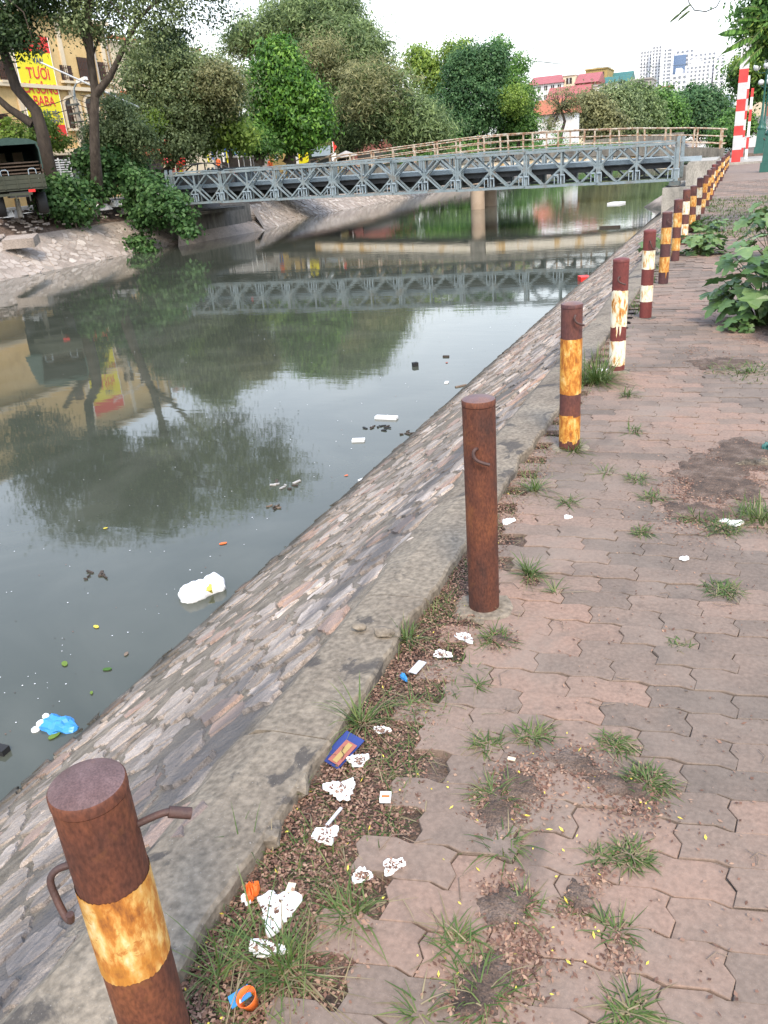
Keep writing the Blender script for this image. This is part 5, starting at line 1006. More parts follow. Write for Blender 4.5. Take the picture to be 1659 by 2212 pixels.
t = thing('blue_awning', 'blue awning over a stall left of the green parasol', 'awning', ony(502, 345, 58)); a = ony(497, 328, 58); b = ony(515, 318, 58); MB().box(((a.x+b.x)/2, 58, a.z), (1.6, 1.2, .5)).build('awning_cloth', M['blue'], t)
for x in (-.7, .7): MB().tube([((a.x+b.x)/2+x, 58, .75), ((a.x+b.x)/2+x, 58, a.z)], .03, 6).build('pole', M['white'], t)
def panel(name, label, cat, u0, v0, u1, v1, Y, mt, d=.1):
    a = ony(u0, v0, Y); b = ony(u1, v1, Y); return MB().box(((a.x+b.x)/2, Y, (a.z+b.z)/2), (abs(b.x-a.x), d, abs(a.z-b.z))).build(name, M[mt] if isinstance(mt, str) else mt, label=label, cat=cat)
ys_ = thing('yellow_stall_board', 'tall yellow printed board under the bright green tree', 'sign board', ony(652, 352, 60)); a = ony(642, 306, 60); b = ony(667, 352, 60)
MB().box(((a.x+b.x)/2, 60, (a.z+b.z)/2), (b.x-a.x, .12, a.z-b.z)).build('board', M['banner_yellow'], ys_); MB().box((a.x-.12, 60, (a.z+b.z)/2), (.22, .16, a.z-b.z+.1)).build('white_edge', M['white'], ys_)
for k, (f, g) in enumerate([(.35, .5), (.6, .6), (.3, .8)]): MB().lathe([(.12, 0), (.12, .02)], (0, 0, 0), 10).build('printed_spot', M['wood'], ys_, False).matrix_local = Matrix.Translation(Vector((a.x+(b.x-a.x)*f, 59.92, a.z+(b.z-a.z)*g))-ys_.location) @ Matrix.Rotation(PI/2, 4, 'X')
for q in ((478, 318, 486, 350, 57, 'white', 'narrow white board left of the blue awning'), (488, 325, 493, 352, 57, 'banner_yellow', 'yellow board behind the young pale tree'), (592, 333, 600, 345, 58, 'white', 'small white notice right of the dark tree trunk'), (610, 325, 632, 350, 62, 'mustard', 'dull yellow shop wall panel under the bright tree'), (672, 318, 715, 335, 72, 'steel_light', 'long pale shop window behind the bridge railing'), (716, 331, 727, 350, 66, 'white', 'white column below the narrow red flag'), (446, 322, 453, 352, 56, 'banner_yellow', 'slim yellow board close to the young pale tree'), (455, 315, 461, 345, 56, 'blue', 'slim blue board close to the young pale tree')):
    panel('street_board', q[6], 'board', *q[:5], q[5])
ph = thing('toy_house', 'small toy house with a red roof by the rolling shutter', 'toy house', ony(356, 370, 50)); a = ony(350, 350, 50); b = ony(364, 372, 50)
MB().box(((a.x+b.x)/2, 50.5, (a.z+b.z)/2-.1), (b.x-a.x, .9, a.z-b.z-.1)).build('wall', M['cream_wall'], ph); gable(ph, ((a.x+b.x)/2, 50.5, a.z-.12), (b.x-a.x)*1.2, 1.1, .35, 'red', along='y')
for k, (u, v) in enumerate([(375, 366), (385, 364), (395, 366)]):
    p = ony(u, v+6, 50); t = thing('plastic_chair', ['red chair nearest the toy house', 'red chair in the middle of the three', 'red chair farthest from the toy house'][k], 'chair', p); 
    MB().box((p.x, 50, p.z+.42), (.42, .42, .04)).build('seat', M['red'], t); MB().box((p.x, 50.2, p.z+.68), (.42, .04, .5)).build('backrest', M['red'], t)
    for dx in (-.18, .18):
        for dy in (-.18, .18): MB().box((p.x+dx, 50+dy, p.z+.2), (.04, .04, .42)).build('leg', M['red'], t)
def striped(name, label, cat, x, y, z, w, d, hs, grp=None):
    t = thing(name, label, cat, (x, y, z), grp); zz = z
    for k, (h, mt) in enumerate(hs): MB().box((x, y, zz+h/2), (w, d, h-.002)).build('stripe', M[mt], t); zz += h
    return t
p = ony(296, 368, 44); striped('barrier_pole', 'slim red and white pole in front of the rolling shutter', 'barrier pole', p.x, 44, .75, .16, .16, [(.6, 'red'), (.6, 'white'), (.6, 'red')])
pq = ony(210, 420, 36); striped('barrier_pole', 'short red and white marker beside the forked tree', 'barrier pole', pq.x, 36, .6, .09, .09, [(.5, 'white'), (.35, 'red'), (.4, 'white')])
panel('blue_tarpaulin', 'blue grey tarpaulin hanging beside the slim red and white pole', 'tarpaulin', 283, 318, 290, 350, 44.5, 'blue', .2)
# two people far off under the trees
def person(label, u, v, Y, h, top, legs):
    p = ony(u, v, Y); s = h/1.7; z0 = p.z-h; V = [(0, 0, .95), (0, 0, 1.15), (0, 0, 1.38), (0, 0, 1.5), (0, -.01, 1.62), (.09, 0, .9), (.11, .03, .5), (.1, 0, .05), (.12, -.12, .03), (-.09, 0, .9), (-.11, -.05, .5), (-.1, 0, .05), (-.12, -.12, .03), (.19, 0, 1.4), (.24, -.02, 1.12), (.22, -.18, .95), (-.19, 0, 1.4), (-.24, 0, 1.12), (-.22, -.14, .9)]
    E = [(0, 1), (1, 2), (2, 3), (3, 4), (0, 5), (5, 6), (6, 7), (7, 8), (0, 9), (9, 10), (10, 11), (11, 12), (2, 13), (13, 14), (14, 15), (2, 16), (16, 17), (17, 18)]
    R = [.15, .14, .15, .055, .10, .10, .07, .045, .04, .10, .07, .045, .04, .06, .05, .04, .06, .05, .04]
    me = bpy.data.meshes.new('body'); me.from_pydata([(a*s, b*s, c*s) for a, b, c in V], E, []); o = bpy.data.objects.new('person', me); C.objects.link(o); o.location = (p.x, Y, z0)
    md = o.modifiers.new('skin', 'SKIN'); sv = me.skin_vertices[0].data
    for i, r in enumerate(R): sv[i].radius = (r*s, r*s*.8)
    sv[0].use_root = True; o.modifiers.new('sub', 'SUBSURF').levels = 1; me.materials.append(M['skin'])
    dg = bpy.context.evaluated_depsgraph_get(); dg.update(); m2 = bpy.data.meshes.new_from_object(o.evaluated_get(dg)); o.modifiers.clear(); o.data = m2
    m2.materials.clear(); 
    for q in ('skin', top, legs, 'black'): m2.materials.append(M[q])
    for f in m2.polygons:
        z = f.center.z/s; f.material_index = 3 if z > 1.62 else (1 if .93 < z < 1.48 else (2 if z <= .93 and abs(f.center.x) < .18*s else 0)); f.use_smooth = True
    tag(o, label, 'person', 'people on the left street'); return o
person('person in an orange top beside the dark tree trunk on the left street', 582, 341, 58, 1.45, 'orange_cloth', 'blue'); person('person in an orange top in front of the young pale tree', 470, 338, 54, 1.3, 'orange_cloth', 'black')
# ------------------------------------------------------------------ right bank: striped gate posts, lamps, wall
zg = .12; g = onz(1589, 350, zg); sc = g.y/61.
GH = [.75, .86, .58, .86, .70, .95, .78, 1.75]
hs = [(h*.97*sc, 'red' if k % 2 == 0 else 'gate_white') for k, h in enumerate(GH)]
striped('gate_post', 'tall square red and white striped post at the end of the bollard row', 'striped post', g.x, g.y, zg, .54*sc, .45*sc, hs)
g2 = ony(1602, 338, g.y+9); striped('gate_post', 'narrow second striped post just behind the first tall one', 'striped post', g2.x, g.y+9, .2, .16, .3, [(h*.85, m_) for h, m_ in hs[:-1]]+[(.8, 'white')])
g3 = ony(1612, 335, g.y+4); striped('gate_pole', 'thin red and white pole right of the two striped posts', 'striped pole', g3.x, g.y+4, .15, .16, .16, [(.6, 'white'), (.7, 'red'), (.9, 'white'), (.7, 'red'), (.7, 'white'), (.5, 'red')])
MB().box((5.2, g.y+6, .03), (13.5, 14, .17)).build('crossing_kerb', M['concrete'], kind='structure'); MB().box((6, g.y+45, .1), (14, 66, .5)).build('raised_path', M['dust'], kind='structure')
def lamp(label, x, y, z, arms=True):
    t = thing('street_lamp', label, 'street lamp', (x, y, z), 'green street lamps with round globes'); pm_ = MB()
    pm_.box((0, 0, .2), (.62, .62, .4), taper=.95); pm_.box((0, 0, .95), (.48, .48, 1.1), taper=.8); pm_.build('plinth', M['green_paint'], t, False)
    MB().lathe([(.2, 1.5), (.26, 1.56), (.2, 1.66), (.13, 1.8), (.16, 1.95), (.1, 2.1), (.075, 3), (.055, 5.0), (.1, 5.05), (.06, 5.15), (.04, 5.5)], n=16).build('column', M['green_paint'], t, False)
    for dx in (-.62, .62): MB().tube([(0, 0, 5.0), (dx*.5, 0, 4.93), (dx*.9, 0, 5.02), (dx, 0, 5.12)], .028, 7).build('bracket_arm', M['green_paint'], t, False)
    for p in ((-.62, 0, 5.34), (.62, 0, 5.34), (0, 0, 5.72), (0, -.6, 5.34)):
        MB().lathe([(.03, -.24)]+[(.235*math.sin(a), -.235*math.cos(a)) for a in np.linspace(.35, PI-.02, 12)], p, 20).build('globe', M['globe'], t, False); MB().lathe([(.06, -.28), (.09, -.2)], p, 10).build('globe_holder', M['green_paint'], t, False)
    MB().tube([(0, 0, 5.0), (0, -.3, 4.93), (0, -.6, 5.1)], .028, 7).build('bracket_arm', M['green_paint'], t, False); return t
l1 = onz(1656, 371, 0); lamp('nearest green globe lamp standing at the right edge of the path', l1.x, l1.y, 0)
l2 = ony(1639, 321, 66); lamp('second green globe lamp behind the striped posts', l2.x, 66, .35)
for k, (y, lb) in enumerate([(86, 'third green globe lamp in the distance'), (106, 'farthest green globe lamp')]): p = ony(1631-k*4, 312, y); lamp(lb, p.x+.6, y, .35)
wl = thing('painted_wall', 'low wall painted in red and beige panels beyond the second lamp', 'wall', (3, 100, .3)); a = ony(1611, 238, 100); 
for k in range(8): MB().box((a.x+.9+k*1.8, 100+k*.3, 3.9-.05*k), (1.78, .3, 1.3)).build('wall_panel', M['cream_wall' if k % 2 == 0 else 'brick_red'], wl)
MB().box((a.x+7, 101.4, 1.9), (14.5, .3, 3.2)).build('lower_wall', M['white_wall'], wl)
tree('round green tree above the painted wall', (4.5, 112, .3), [ell(1628, 222, 18, 16, 112), ell(1650, 215, 18, 20, 112)], 'lf_mid', 240, 26, .7, .3, .15, seed=71, nl=6, r0=.15); tree('low bush tree at the path edge beyond the striped posts', (2.4, 84, .3), [ell(1616, 262, 9, 14, 86), ell(1622, 275, 8, 10, 86)], 'lf_mid', 120, 24, .4, .22, .12, seed=72, nl=5, r0=.08)
tp_ = thing('tree_planter', 'corner of a low white tiled planter at the right edge of the path', 'planter', (.8, 8, 0))
for k, (x, y, w, d) in enumerate(((.41, 8.0, .06, 1.5), (1.0, 7.28, 1.2, .06))): MB().box((x, y, .17), (w, d, .34)).build('tiled_side', M['white'], tp_); MB().box((x, y, .355), (w+.05, d+.05, .04)).build('dark_rim', M['under'], tp_)
MB().box((1.0, 8.0, .12), (1.15, 1.4, .2)).build('planter_soil', M['soil'], tp_)
# ------------------------------------------------------------------ broad leaved plants on the path, every leaf its own object
def leaf_mesh(k, r):
    pts = [(0, 0), (.16, .02), (.42, -.10), (.50, .16), (.36, .30), (.56, .42), (.46, .62), (.26, .60), (.16, .84), (0, 1.05)]
    pts = [(x*r.uniform(.92, 1.08), y*r.uniform(.95, 1.05)) for x, y in pts]; L = pts + [(-x, y) for x, y in pts[1:-1]][::-1]
    me = bpy.data.meshes.new('leaf'); n = len(L); z = lambda x, y: -.32*x*x+.10*abs(x)-.22*y*y+.05*math.sin(y*7+x*5)
    V = [(x, y, z(x, y)) for x, y in L]; mid = [(0, y, z(0, y)) for y in (.25, .5, .75)]; V += mid; m0 = n
    F = []
    h = len(pts); right = list(range(h)); left = [0]+list(range(n-1, h-2, -1))
    spine = [0, m0, m0+1, m0+2, h-1]
    for S_, fl in ((right, False), (left, True)):
        seg = [(S_[0:4], 0, 1), (S_[3:6], 1, 2), (S_[5:8], 2, 3), (S_[7:10], 3, 4)]
        for q, a, b in seg: f = [spine[a]]+[x for x in q if x != spine[a]]+([spine[b]] if spine[b] not in q else []); F.append(tuple(f if fl else f[::-1]))
    me.from_pydata(V, [], [f for f in F if len(set(f)) > 2]); me.materials.append(M['leaf_plant']); 
    a = me.attributes.new('tint', 'FLOAT', 'POINT'); return me
rl = random.Random(8); LM = [leaf_mesh(k, rl) for k in range(4)]
def plant(name, label, base, n, spread, hgt, size, seed, lean=(0, 0), cat='plant', low=.1):
    r = random.Random(seed); t = thing(name, label, cat, base); st = MB()
    for k in range(n):
        a = r.uniform(0, 2*PI); f = math.sqrt(r.random()); hh = hgt*r.uniform(low, 1)*(1-.35*f*f)
        p = Vector((math.cos(a)*spread*f+lean[0]*hh, math.sin(a)*spread*.8*f+lean[1]*hh, hh)); o = link(LM[k % 4], 'leaf', t, False); s = size*r.uniform(.55, 1.15); 
        yaw = a+r.uniform(-1.1, 1.1)-PI/2; o.matrix_local = Matrix.Translation(p) @ Matrix.Rotation(yaw, 4, 'Z') @ Matrix.Rotation(r.uniform(-.75, .05), 4, 'X') @ Matrix.Rotation(r.uniform(-.35, .35), 4, 'Y') @ Matrix.Scale(s, 4)
        q = Vector((p.x*.35+lean[0]*hh*.3, p.y*.35, max(.02, p.z-.14-.1*f)))
        if k % 2 == 0: st.tube([(p.x*.1, p.y*.1, 0), q, p], [.008, .005, .003], 5, cap=False)
        else: st.tube([q, p], [.004, .002], 4, cap=False)
    st.build('stems', M['stem'], t, False); return t
pa = onz(1640, 700, 0)
plant('leafy_weed', 'large lobed leaf weed at the right edge beside the tiled planter', (pa.x+.02, pa.y, 0), 120, .42, .95, .21, 1, lean=(.05, .0), low=.22)
pb_ = onz(1650, 560, 0); plant('leafy_weed', 'lobed leaf weed behind the large one at the right edge', (pb_.x+.1, pb_.y, 0), 60, .38, .95, .22, 2, low=.3)
pc = onz(1512, 548, 0); plant('creeping_weed', 'low creeping broad leaf weed between the sixth and eighth bollards', (pc.x+.02, pc.y-.1, 0), 60, .3, .4, .17, 3, low=.1)
pd = onz(1535, 500, 0); plant('creeping_weed', 'low broad leaf weed behind the creeping one beside the grass patch', (pd.x-.05, pd.y, 0), 40, .32, .3, .19, 4, low=.1)
pe_ = onz(1450, 560, 0); plant('small_weed', 'few broad leaves behind the sixth bollard on the canal side', (pe_.x-.28, pe_.y+.3, 0), 14, .16, .35, .17, 5)
pf = onz(1600, 712, 0); plant('small_weed', 'small low sprout in front of the large weed', (pf.x, pf.y, 0), 16, .2, .14, .13, 6, low=.2)
# ------------------------------------------------------------------ grass
def blades(cx, cy, n, L, spread, r, up=.75, w=.0035, z0=0., wind=(0, 0)):
    n = int(n); a = r.uniform(0, 2*PI, n); f = r.random(n); bx = cx+np.cos(a)*spread*f*.5; byy = cy+np.sin(a)*spread*f*.5
    l = L*r.uniform(.45, 1.15, n); el = np.clip(r.normal(up, .28, n), .12, 1.45); az = a+r.normal(0, 1.1, n)
    d = np.stack([np.cos(az)*np.cos(el)+wind[0], np.sin(az)*np.cos(el)+wind[1], np.sin(el)], 1); s = np.stack([-np.sin(az), np.cos(az), np.zeros(n)], 1)*w*r.uniform(.7, 1.3, n)[:, None]
    P0 = np.stack([bx, byy, np.full(n, z0)], 1); out_ = []
    for t, ww in ((0, 1), (.35, .9), (.7, .6), (1, .08)):
        p = P0+d*(l*t)[:, None]; p[:, 2] -= l*.62*t*t*np.cos(el); p[:, 2] = np.maximum(p[:, 2], z0+.004); out_ += [p-s*ww, p+s*ww]
    V = np.stack(out_, 1).reshape(-1, 3); k = np.arange(n)[:, None]*8; F = np.concatenate([k+np.array([[0, 1, 3, 2]]), k+np.array([[2, 3, 5, 4]]), k+np.array([[4, 5, 7, 6]])], 0)
    return V, F, np.repeat(r.beta(2, 2.2, n), 8)
def join(parts):
    V = []; F = []; T = []; o = 0
    for v, f, t in parts: V.append(v); F.append(f+o); T.append(t); o += len(v)
    return np.concatenate(V), np.concatenate(F), np.concatenate(T)
gr = np.random.default_rng(3)
TUFTS = [(620, 2090, 60, .17, .1, 'big spreading grass tuft above the orange cup'), (560, 2050, 26, .2, .12, 'long bladed grass tuft at the nearest bollard'), (760, 1975, 46, .13, .1, 'grass tuft right of the large foam scraps'), (985, 2035, 55, .10, .1, 'grass tuft on the pavers in the lower middle'), (1045, 2150, 95, .10, .13, 'dense grass tuft at the bottom middle of the path'), (1130, 1960, 34, .08, .08, 'thin grass tuft right of the lower middle one'), (1090, 1830, 42, .10, .08, 'grass tuft halfway along the curved soil seam'), (1075, 1720, 90, .085, .12, 'long dense grass clump on the curved soil seam'), (1055, 1610, 60, .08, .09, 'grass tuft at the upper end of the curved soil seam'), (1150, 1590, 80, .075, .1, 'bushy grass tuft left of the bare patch'), (1330, 1610, 70, .06, .1, 'grass tuft above the thick cushion of grass'), (1400, 1690, 150, .07, .12, 'thick cushion of grass right of the bare patch'), (1365, 1850, 80, .06, .09, 'grass tuft right of centre near the bottom'), (1290, 1850, 30, .055, .06, 'small grass tuft beside a dark joint'), (1330, 2010, 36, .08, .07, 'grass tuft growing along a paver joint near the bottom'), (1360, 2190, 60, .08, .09, 'grass tuft at the bottom edge right of centre'), (1245, 1960, 22, .06, .05, 'tiny grass sprout between the lower tufts'), (900, 2190, 30, .10, .08, 'grass tuft at the bottom edge below the foam'), (885, 1520, 20, .12, .09, 'thin grass above the blue packet'), (780, 1560, 46, .2, .06, 'tall grass tuft growing over the coping edge'), (880, 1380, 36, .14, .08, 'tall grass tuft at the coping before the second bollard'), (1070, 1380, 44, .10, .08, 'grass tuft at the foot of the second bollard'), (1145, 1240, 60, .14, .07, 'tall grass tuft right of the second bollard'), (1030, 1480, 12, .10, .03, 'single thin grass sprig left of the pavers'), (1200, 1280, 14, .13, .04, 'thin sprig right of the tall tuft'), (1225, 1085, 26, .12, .08, 'small grass tuft beyond the second bollard'), (1155, 1060, 36, .18, .06, 'upright grass at the coping beyond the second bollard'), (1240, 975, 44, .14, .08, 'grass tuft at the foot of the third bollard'), (1285, 825, 240, .34, .22, 'dense tall bright grass clump behind the third bollard'), (1565, 1275, 90, .07, .13, 'flat grass tuft on the right half of the path'), (1465, 1395, 40, .05, .08, 'dry looking small tuft on the path'), (1385, 1150, 44, .07, .09, 'small tuft in the middle of the path'), (1375, 1035, 50, .09, .12, 'brownish tuft left of the dirt patch'), (1500, 1120, 60, .09, .14, 'grass tuft at the lower edge of the dirt patch'), (1560, 1140, 90, .10, .14, 'larger tuft right of it at the dirt patch'), (1640, 1120, 130, .15, .2, 'grassy clump at the right edge by the dirt patch'), (1410, 1075, 50, .08, .12, 'tuft touching the left side of the dirt patch'), (1358, 855, 30, .13, .1, 'small tuft right of the third bollard'), (1365, 930, 30, .1, .1, 'small dark tuft between third bollard and dirt patch'), (1620, 805, 260, .12, .6, 'flat pale grass patch at the right edge'), (520, 1840, 16, .16, .06, 'few long blades rising beside the notch in the coping'), (470, 2110, 20, .22, .06, 'few very long blades arching over the coping by the nearest bollard'), (1310, 1020, 16, .12, .06, 'tiny brown sprig near the third bollard')]
for u, v, n, L, sp, lb in TUFTS:
    p = onz(u, v, 0); dist = p.length; t = npmesh('grass_tuft', *(lambda q: (q[0]-np.array([p.x, p.y, 0]), q[1]))(blades(p.x, p.y, n*1.25, L*1.0, sp, gr, up=.62 if L < .13 else .8, w=.0013+.0006*dist*.5)), M['grass'], None)
    vv = np.repeat(gr.beta(2, 2.2, len(t.vertices)//8), 8); t.attributes['tint'].data.foreach_set('value', vv.astype(np.float32))
    o = bpy.data.objects.new('grass_tuft', t); C.objects.link(o); o.location = (p.x, p.y, -.004); tag(o, lb, 'grass tuft', 'grass tufts growing through the paving')
pts = []
for k in range(380): y = .8*(7/.8)**gr.random(); pts.append(blades(-.97+gr.random()*.28*(1 if y < 2.4 else .4), y, 6, .085, .06, gr, up=.65, w=.0015, z0=-.015))
for k in range(120): y = gr.uniform(6, 36); pts.append(blades(-.93+gr.normal()*.03, y, 9, .12, .15, gr, up=.9, w=.005, z0=-.02))
for k in range(520): y = gr.uniform(15.5, 26); x = gr.uniform(-.75, 1.6)*1.0; pts.append(blades(x, y, 12, .11, .35, gr, up=.8, w=.008, z0=-.01))
V, F, T = join(pts); link(npmesh('short_grass', V, F, M['grass'], T), 'short_grass', kind='stuff')
pts = [blades(gr.uniform(-.95, -.6), gr.uniform(.8, 4.5), 4, .12, .03, gr, up=.25, w=.0013, z0=-.012) for k in range(260)]
for u, v, n, L, sp, lb in TUFTS[:40]: p = onz(u, v, 0); pts.append(blades(p.x, p.y, n*.35, L*1.1, sp, gr, up=.3, w=.0015))
V, F, T = join(pts); link(npmesh('dry_grass', V, F, M['dry_grass'], T), 'dry_grass', kind='stuff')
# ------------------------------------------------------------------ fallen leaflets
def scatter(n, xf, mt, name, L, W, zf=0.):
    P = xf(n); n = len(P); N = np.stack([gr.normal(0, .35, n), gr.normal(0, .35, n), np.ones(n)], 1); V, F, t = diamonds(P, N, L*gr.choice([.55, .8, 1, 1.25], n), W*gr.choice([.6, .9, 1.1], n), gr.random(n), gr); link(npmesh(name, V, F, mt, t), name, kind='stuff')
def lim_(y): return np.interp(y, [0, 1.2, 1.6, 1.86, 2.2, 2.6, 3.5, 6, 12], [-.66, -.64, -.70, -.76, -.79, -.80, -.87, -.86, -.88])
def seam(n):
    y = gr.uniform(.72, 1, n)**1 * 0 + .72*(7.5/.72)**gr.random(n); x = gr.uniform(-.985, 0, n)*0 + (-.985+(lim_(y)+.985+.05)*gr.beta(1.1, 1.5, n)); return np.stack([x, y, -.012+gr.random(n)*.016], 1)
scatter(26000, seam, M['litter'], 'fallen_leaflets', .0125, .008)
SP = [(1530, 1040, .22, 2600), (1590, 1000, .22, 2200), (1130, 1690, .12, 1500), (1075, 1760, .10, 900), (1240, 1650, .09, 500), (1380, 1740, .12, 900), (1300, 1700, .1, 500), (1090, 1940, .08, 800), (1130, 2050, .1, 1100), (1040, 2150, .12, 1000), (1240, 1970, .05, 250), (1290, 1900, .05, 250), (1340, 2060, .06, 260), (1560, 1030, .33, 3600), (1500, 1110, .28, 2200), (1560, 785, .4, 1500), (1640, 990, .25, 1200), (1080, 1385, .07, 350), (1150, 1255, .05, 200), (1310, 820, .15, 600), (1640, 730, .3, 900), (1500, 760, .2, 400), (1480, 1060, .2, 900)]
def spots(n):
    A = []
    for u, v, s, k in SP: k = int(k*.5); p = onz(u, v, 0); A.append(np.stack([gr.normal(p.x, s*.42, k), gr.normal(p.y, s*.55, k), .003+gr.random(k)*.006], 1))
    k = 1500; y = .75*(14/.75)**gr.random(k); A.append(np.stack([gr.uniform(-.65, .7, k)*(.5+y*.1), y, np.full(k, .004)], 1)); return np.concatenate(A)
scatter(0, spots, M['litter'], 'leaf_drift', .0125, .008)
scatter(0, lambda n: np.concatenate([seam(80)+np.array([0, 0, .006]), *[np.stack([gr.normal(onz(u, v).x, .16, 9), gr.normal(onz(u, v).y, .16, 9), np.full(9, .008)], 1) for u, v in ((1130, 1700), (1300, 1720), (1090, 1950), (1200, 2050), (1040, 2150), (1320, 1880))]]), M['litter_yellow'], 'yellow_leaflets', .013, .006)
mb = MB()
for k in range(60):
    y = .8*(9/.8)**random.random(); x = random.uniform(-.95, .1+y*.1) if y < 2 else random.uniform(-.95, .5); a = random.uniform(0, 6.28); L = random.uniform(.03, .1); z = .006 if x > -.7 else -.002
    mb.tube([(x, y, z), (x+math.cos(a)*L*.5, y+math.sin(a)*L*.5, z+.004), (x+math.cos(a+.5)*L, y+math.sin(a+.5)*L, z)], .0014, 4, cap=False)
mb.build('dry_twigs', M['twig'], kind='stuff')
# ------------------------------------------------------------------ litter
def scrap(name, label, cat, u, v, rx, ry, rz, mt, seed, th=.008, z=.004, hole=False, n=34, jag=.3):
    p = onz(u, v, z); r = random.Random(seed); c, s = math.cos(rz), math.sin(rz)
    def q(a, k): x = math.cos(a)*rx*k; y = math.sin(a)*ry*k; return (p.x+x*c-y*s, p.y+x*s+y*c)
    rad = [1-jag*r.random()+.2*math.sin(3*2*PI*i/n+seed) for i in range(n)]; mb = MB(); lo = [(*q(2*PI*i/n, rad[i]), p.z-.002) for i in range(n)]; hi = [(*q(2*PI*i/n, rad[i]*.97), p.z+th*r.uniform(.5, 1.3)) for i in range(n)]
    md_ = [(*q(2*PI*i/n, rad[i]*.5), p.z+th*r.uniform(.3, 2.0)) for i in range(n)]
    F = [(i, (i+1) % n, n+(i+1) % n, n+i) for i in range(n)]+[(n+i, n+(i+1) % n, 2*n+(i+1) % n, 2*n+i) for i in range(n) if not (hole and r.random() < .12)]
    if not hole: F.append(tuple(range(2*n, 3*n)))
    mb.add(lo+hi+md_, F); return mb.build(name, M[mt], label=label, cat=cat)
FO = [(600, 1965, .055, .065, .3, 'largest white foam patch near the nearest bollard', True), (575, 2050, .05, .02, .2, 'white foam strip below the largest patch'), (850, 1872, .033, .022, .8, 'white foam flake at the paver edge, right one of the lower pair'), (781, 1893, .028, .022, .6, 'white foam flake, left one of the lower pair'), (704, 1805, .032, .038, 2.0, 'white foam piece touching the bent foil strip'), (738, 1705, .05, .04, .2, 'large white foam patch left of the cigarette box'), (772, 1643, .036, .026, .3, 'white foam piece right of the blue packet'), (824, 1578, .028, .012, .2, 'thin white foam sliver in the leaf litter'), (955, 1414, .035, .02, 0, 'white foam flake by the clear plastic sleeve'), (1003, 1378, .045, .022, -.4, 'white foam scrap at the foot of the second bollard'), (535, 1940, .015, .02, 0, 'tiny foam crumb under the coping'), (1300, 800, .06, .03, 0, 'white scrap beside the dense bright grass'), (1583, 1130, .05, .03, 0, 'white scrap in the grass by the dirt patch'), (1478, 1208, .02, .012, .3, 'small white chip on the path, right of centre'), (1226, 1118, .02, .014, .2, 'small pale square chip right of the third tuft'), (1098, 1127, .04, .022, .9, 'pale shell shaped scrap by the coping')]
for k, f in enumerate(FO): scrap('foam_scrap', f[5], 'foam scrap', f[0], f[1], f[2], f[3], f[4], 'foam', k, hole=False)
lr = np.random.default_rng(5); Pl = []
for f in FO[:10]:
    p = onz(f[0], f[1], .012); k = 34; Pl.append(np.stack([lr.normal(p.x, f[2]*.38, k), lr.normal(p.y, f[3]*.38, k), np.full(k, .016)], 1))
scatter(0, lambda n: np.concatenate(Pl), M['litter'], 'leaflets_on_foam', .013, .008)
def sheet(parent, pts, mt, name, th=.002, **k): return MB().prism(pts, (0, 0, th)).build(name, M[mt], parent, **k)
def quad(u, v, w, l, rz, z=.01, tilt=0.):
    p = onz(u, v, z); c, s = math.cos(rz), math.sin(rz); return [(p.x+x*c-y*s, p.y+x*s+y*c, p.z+tilt*y) for x, y in ((-w/2, -l/2), (w/2, -l/2), (w/2, l/2), (-w/2, l/2))]
pk = thing('snack_packet', 'blue packet with a faded red and green label under the coping edge', 'packet', onz(742, 1620, 0)); sheet(pk, quad(740, 1620, .075, .115, -.35, .012, .25), 'banner_navy', 'packet'); sheet(pk, quad(740, 1626, .045, .08, -.35, .0165, .25), 'brick_red', 'label_panel', .001); sheet(pk, quad(740, 1626, .018, .07, -.35, .0185, .25), 'lf_yellow' if False else 'mustard', 'label_stripe', .001)
MB().tube([onz(738, 1640, .024), onz(743, 1630, .026), onz(738, 1622, .026), onz(744, 1612, .028)], .0012, 4).build('printed_squiggle', M['wood'], pk)
cx = onz(545, 2168, 0); cu_ = thing('plastic_cup', 'small orange plastic cup lying open in the leaves by the nearest bollard', 'cup', (cx.x, cx.y, 0)); o = MB().lathe([(.012, .002), (.016, 0), (.019, .02), (.0225, .03), (.0225, .032), (.021, .031), (.017, .02), (.014, .005)], n=20).build('cup', M['orange_plastic'], cu_, False); o.rotation_euler = (.25, -.2, 0)
MB().lathe([(.0155, .004), (.0155, .009)], n=14).build('dark_residue', M['soil'], cu_, False)
bw = thing('sweet_wrapper', 'bright blue wrapper tucked beside the orange cup', 'wrapper', onz(520, 2150, 0)); sheet(bw, quad(518, 2153, .03, .045, -.7, .012, .2), 'blue_plastic', 'wrapper'); sheet(bw, quad(516, 2160, .018, .006, -.7, .0165, .2), 'white', 'print', .001)
scrap('sweet_wrapper', 'orange foil wrapper standing against the coping', 'wrapper', 545, 1932, .014, .026, .1, 'orange_plastic', 31, th=.02, jag=.2)
ow = thing('cigarette_box', 'tiny crushed red and white box by the dark stained paver', 'box', onz(833, 1725, 0)); sheet(ow, quad(833, 1725, .03, .034, .3, .008), 'white', 'box', .01); sheet(ow, quad(833, 1720, .022, .008, .3, .019), 'orange_cloth', 'red_band', .001)
sheet(None, quad(902, 1442, .03, .075, -.15, .008), 'plastic_clear', 'clear_sleeve', .003, label='dull clear plastic sleeve lying in the leaf litter', cat='plastic sleeve')
scrap('sweet_wrapper', 'small cyan wrapper left of the clear plastic sleeve', 'wrapper', 873, 1465, .022, .01, -.7, 'blue_plastic', 33, th=.01)
sheet(None, quad(722, 1765, .008, .07, -.15, .012), 'plastic_clear', 'foil_strip', .004, label='bent silver foil strip between two foam pieces', cat='foil strip')
sheet(None, quad(628, 1918, .02, .028, .2, .01), 'cream_wall', 'paper_tag', .002, label='small pale yellow paper tag in the litter', cat='paper tag')
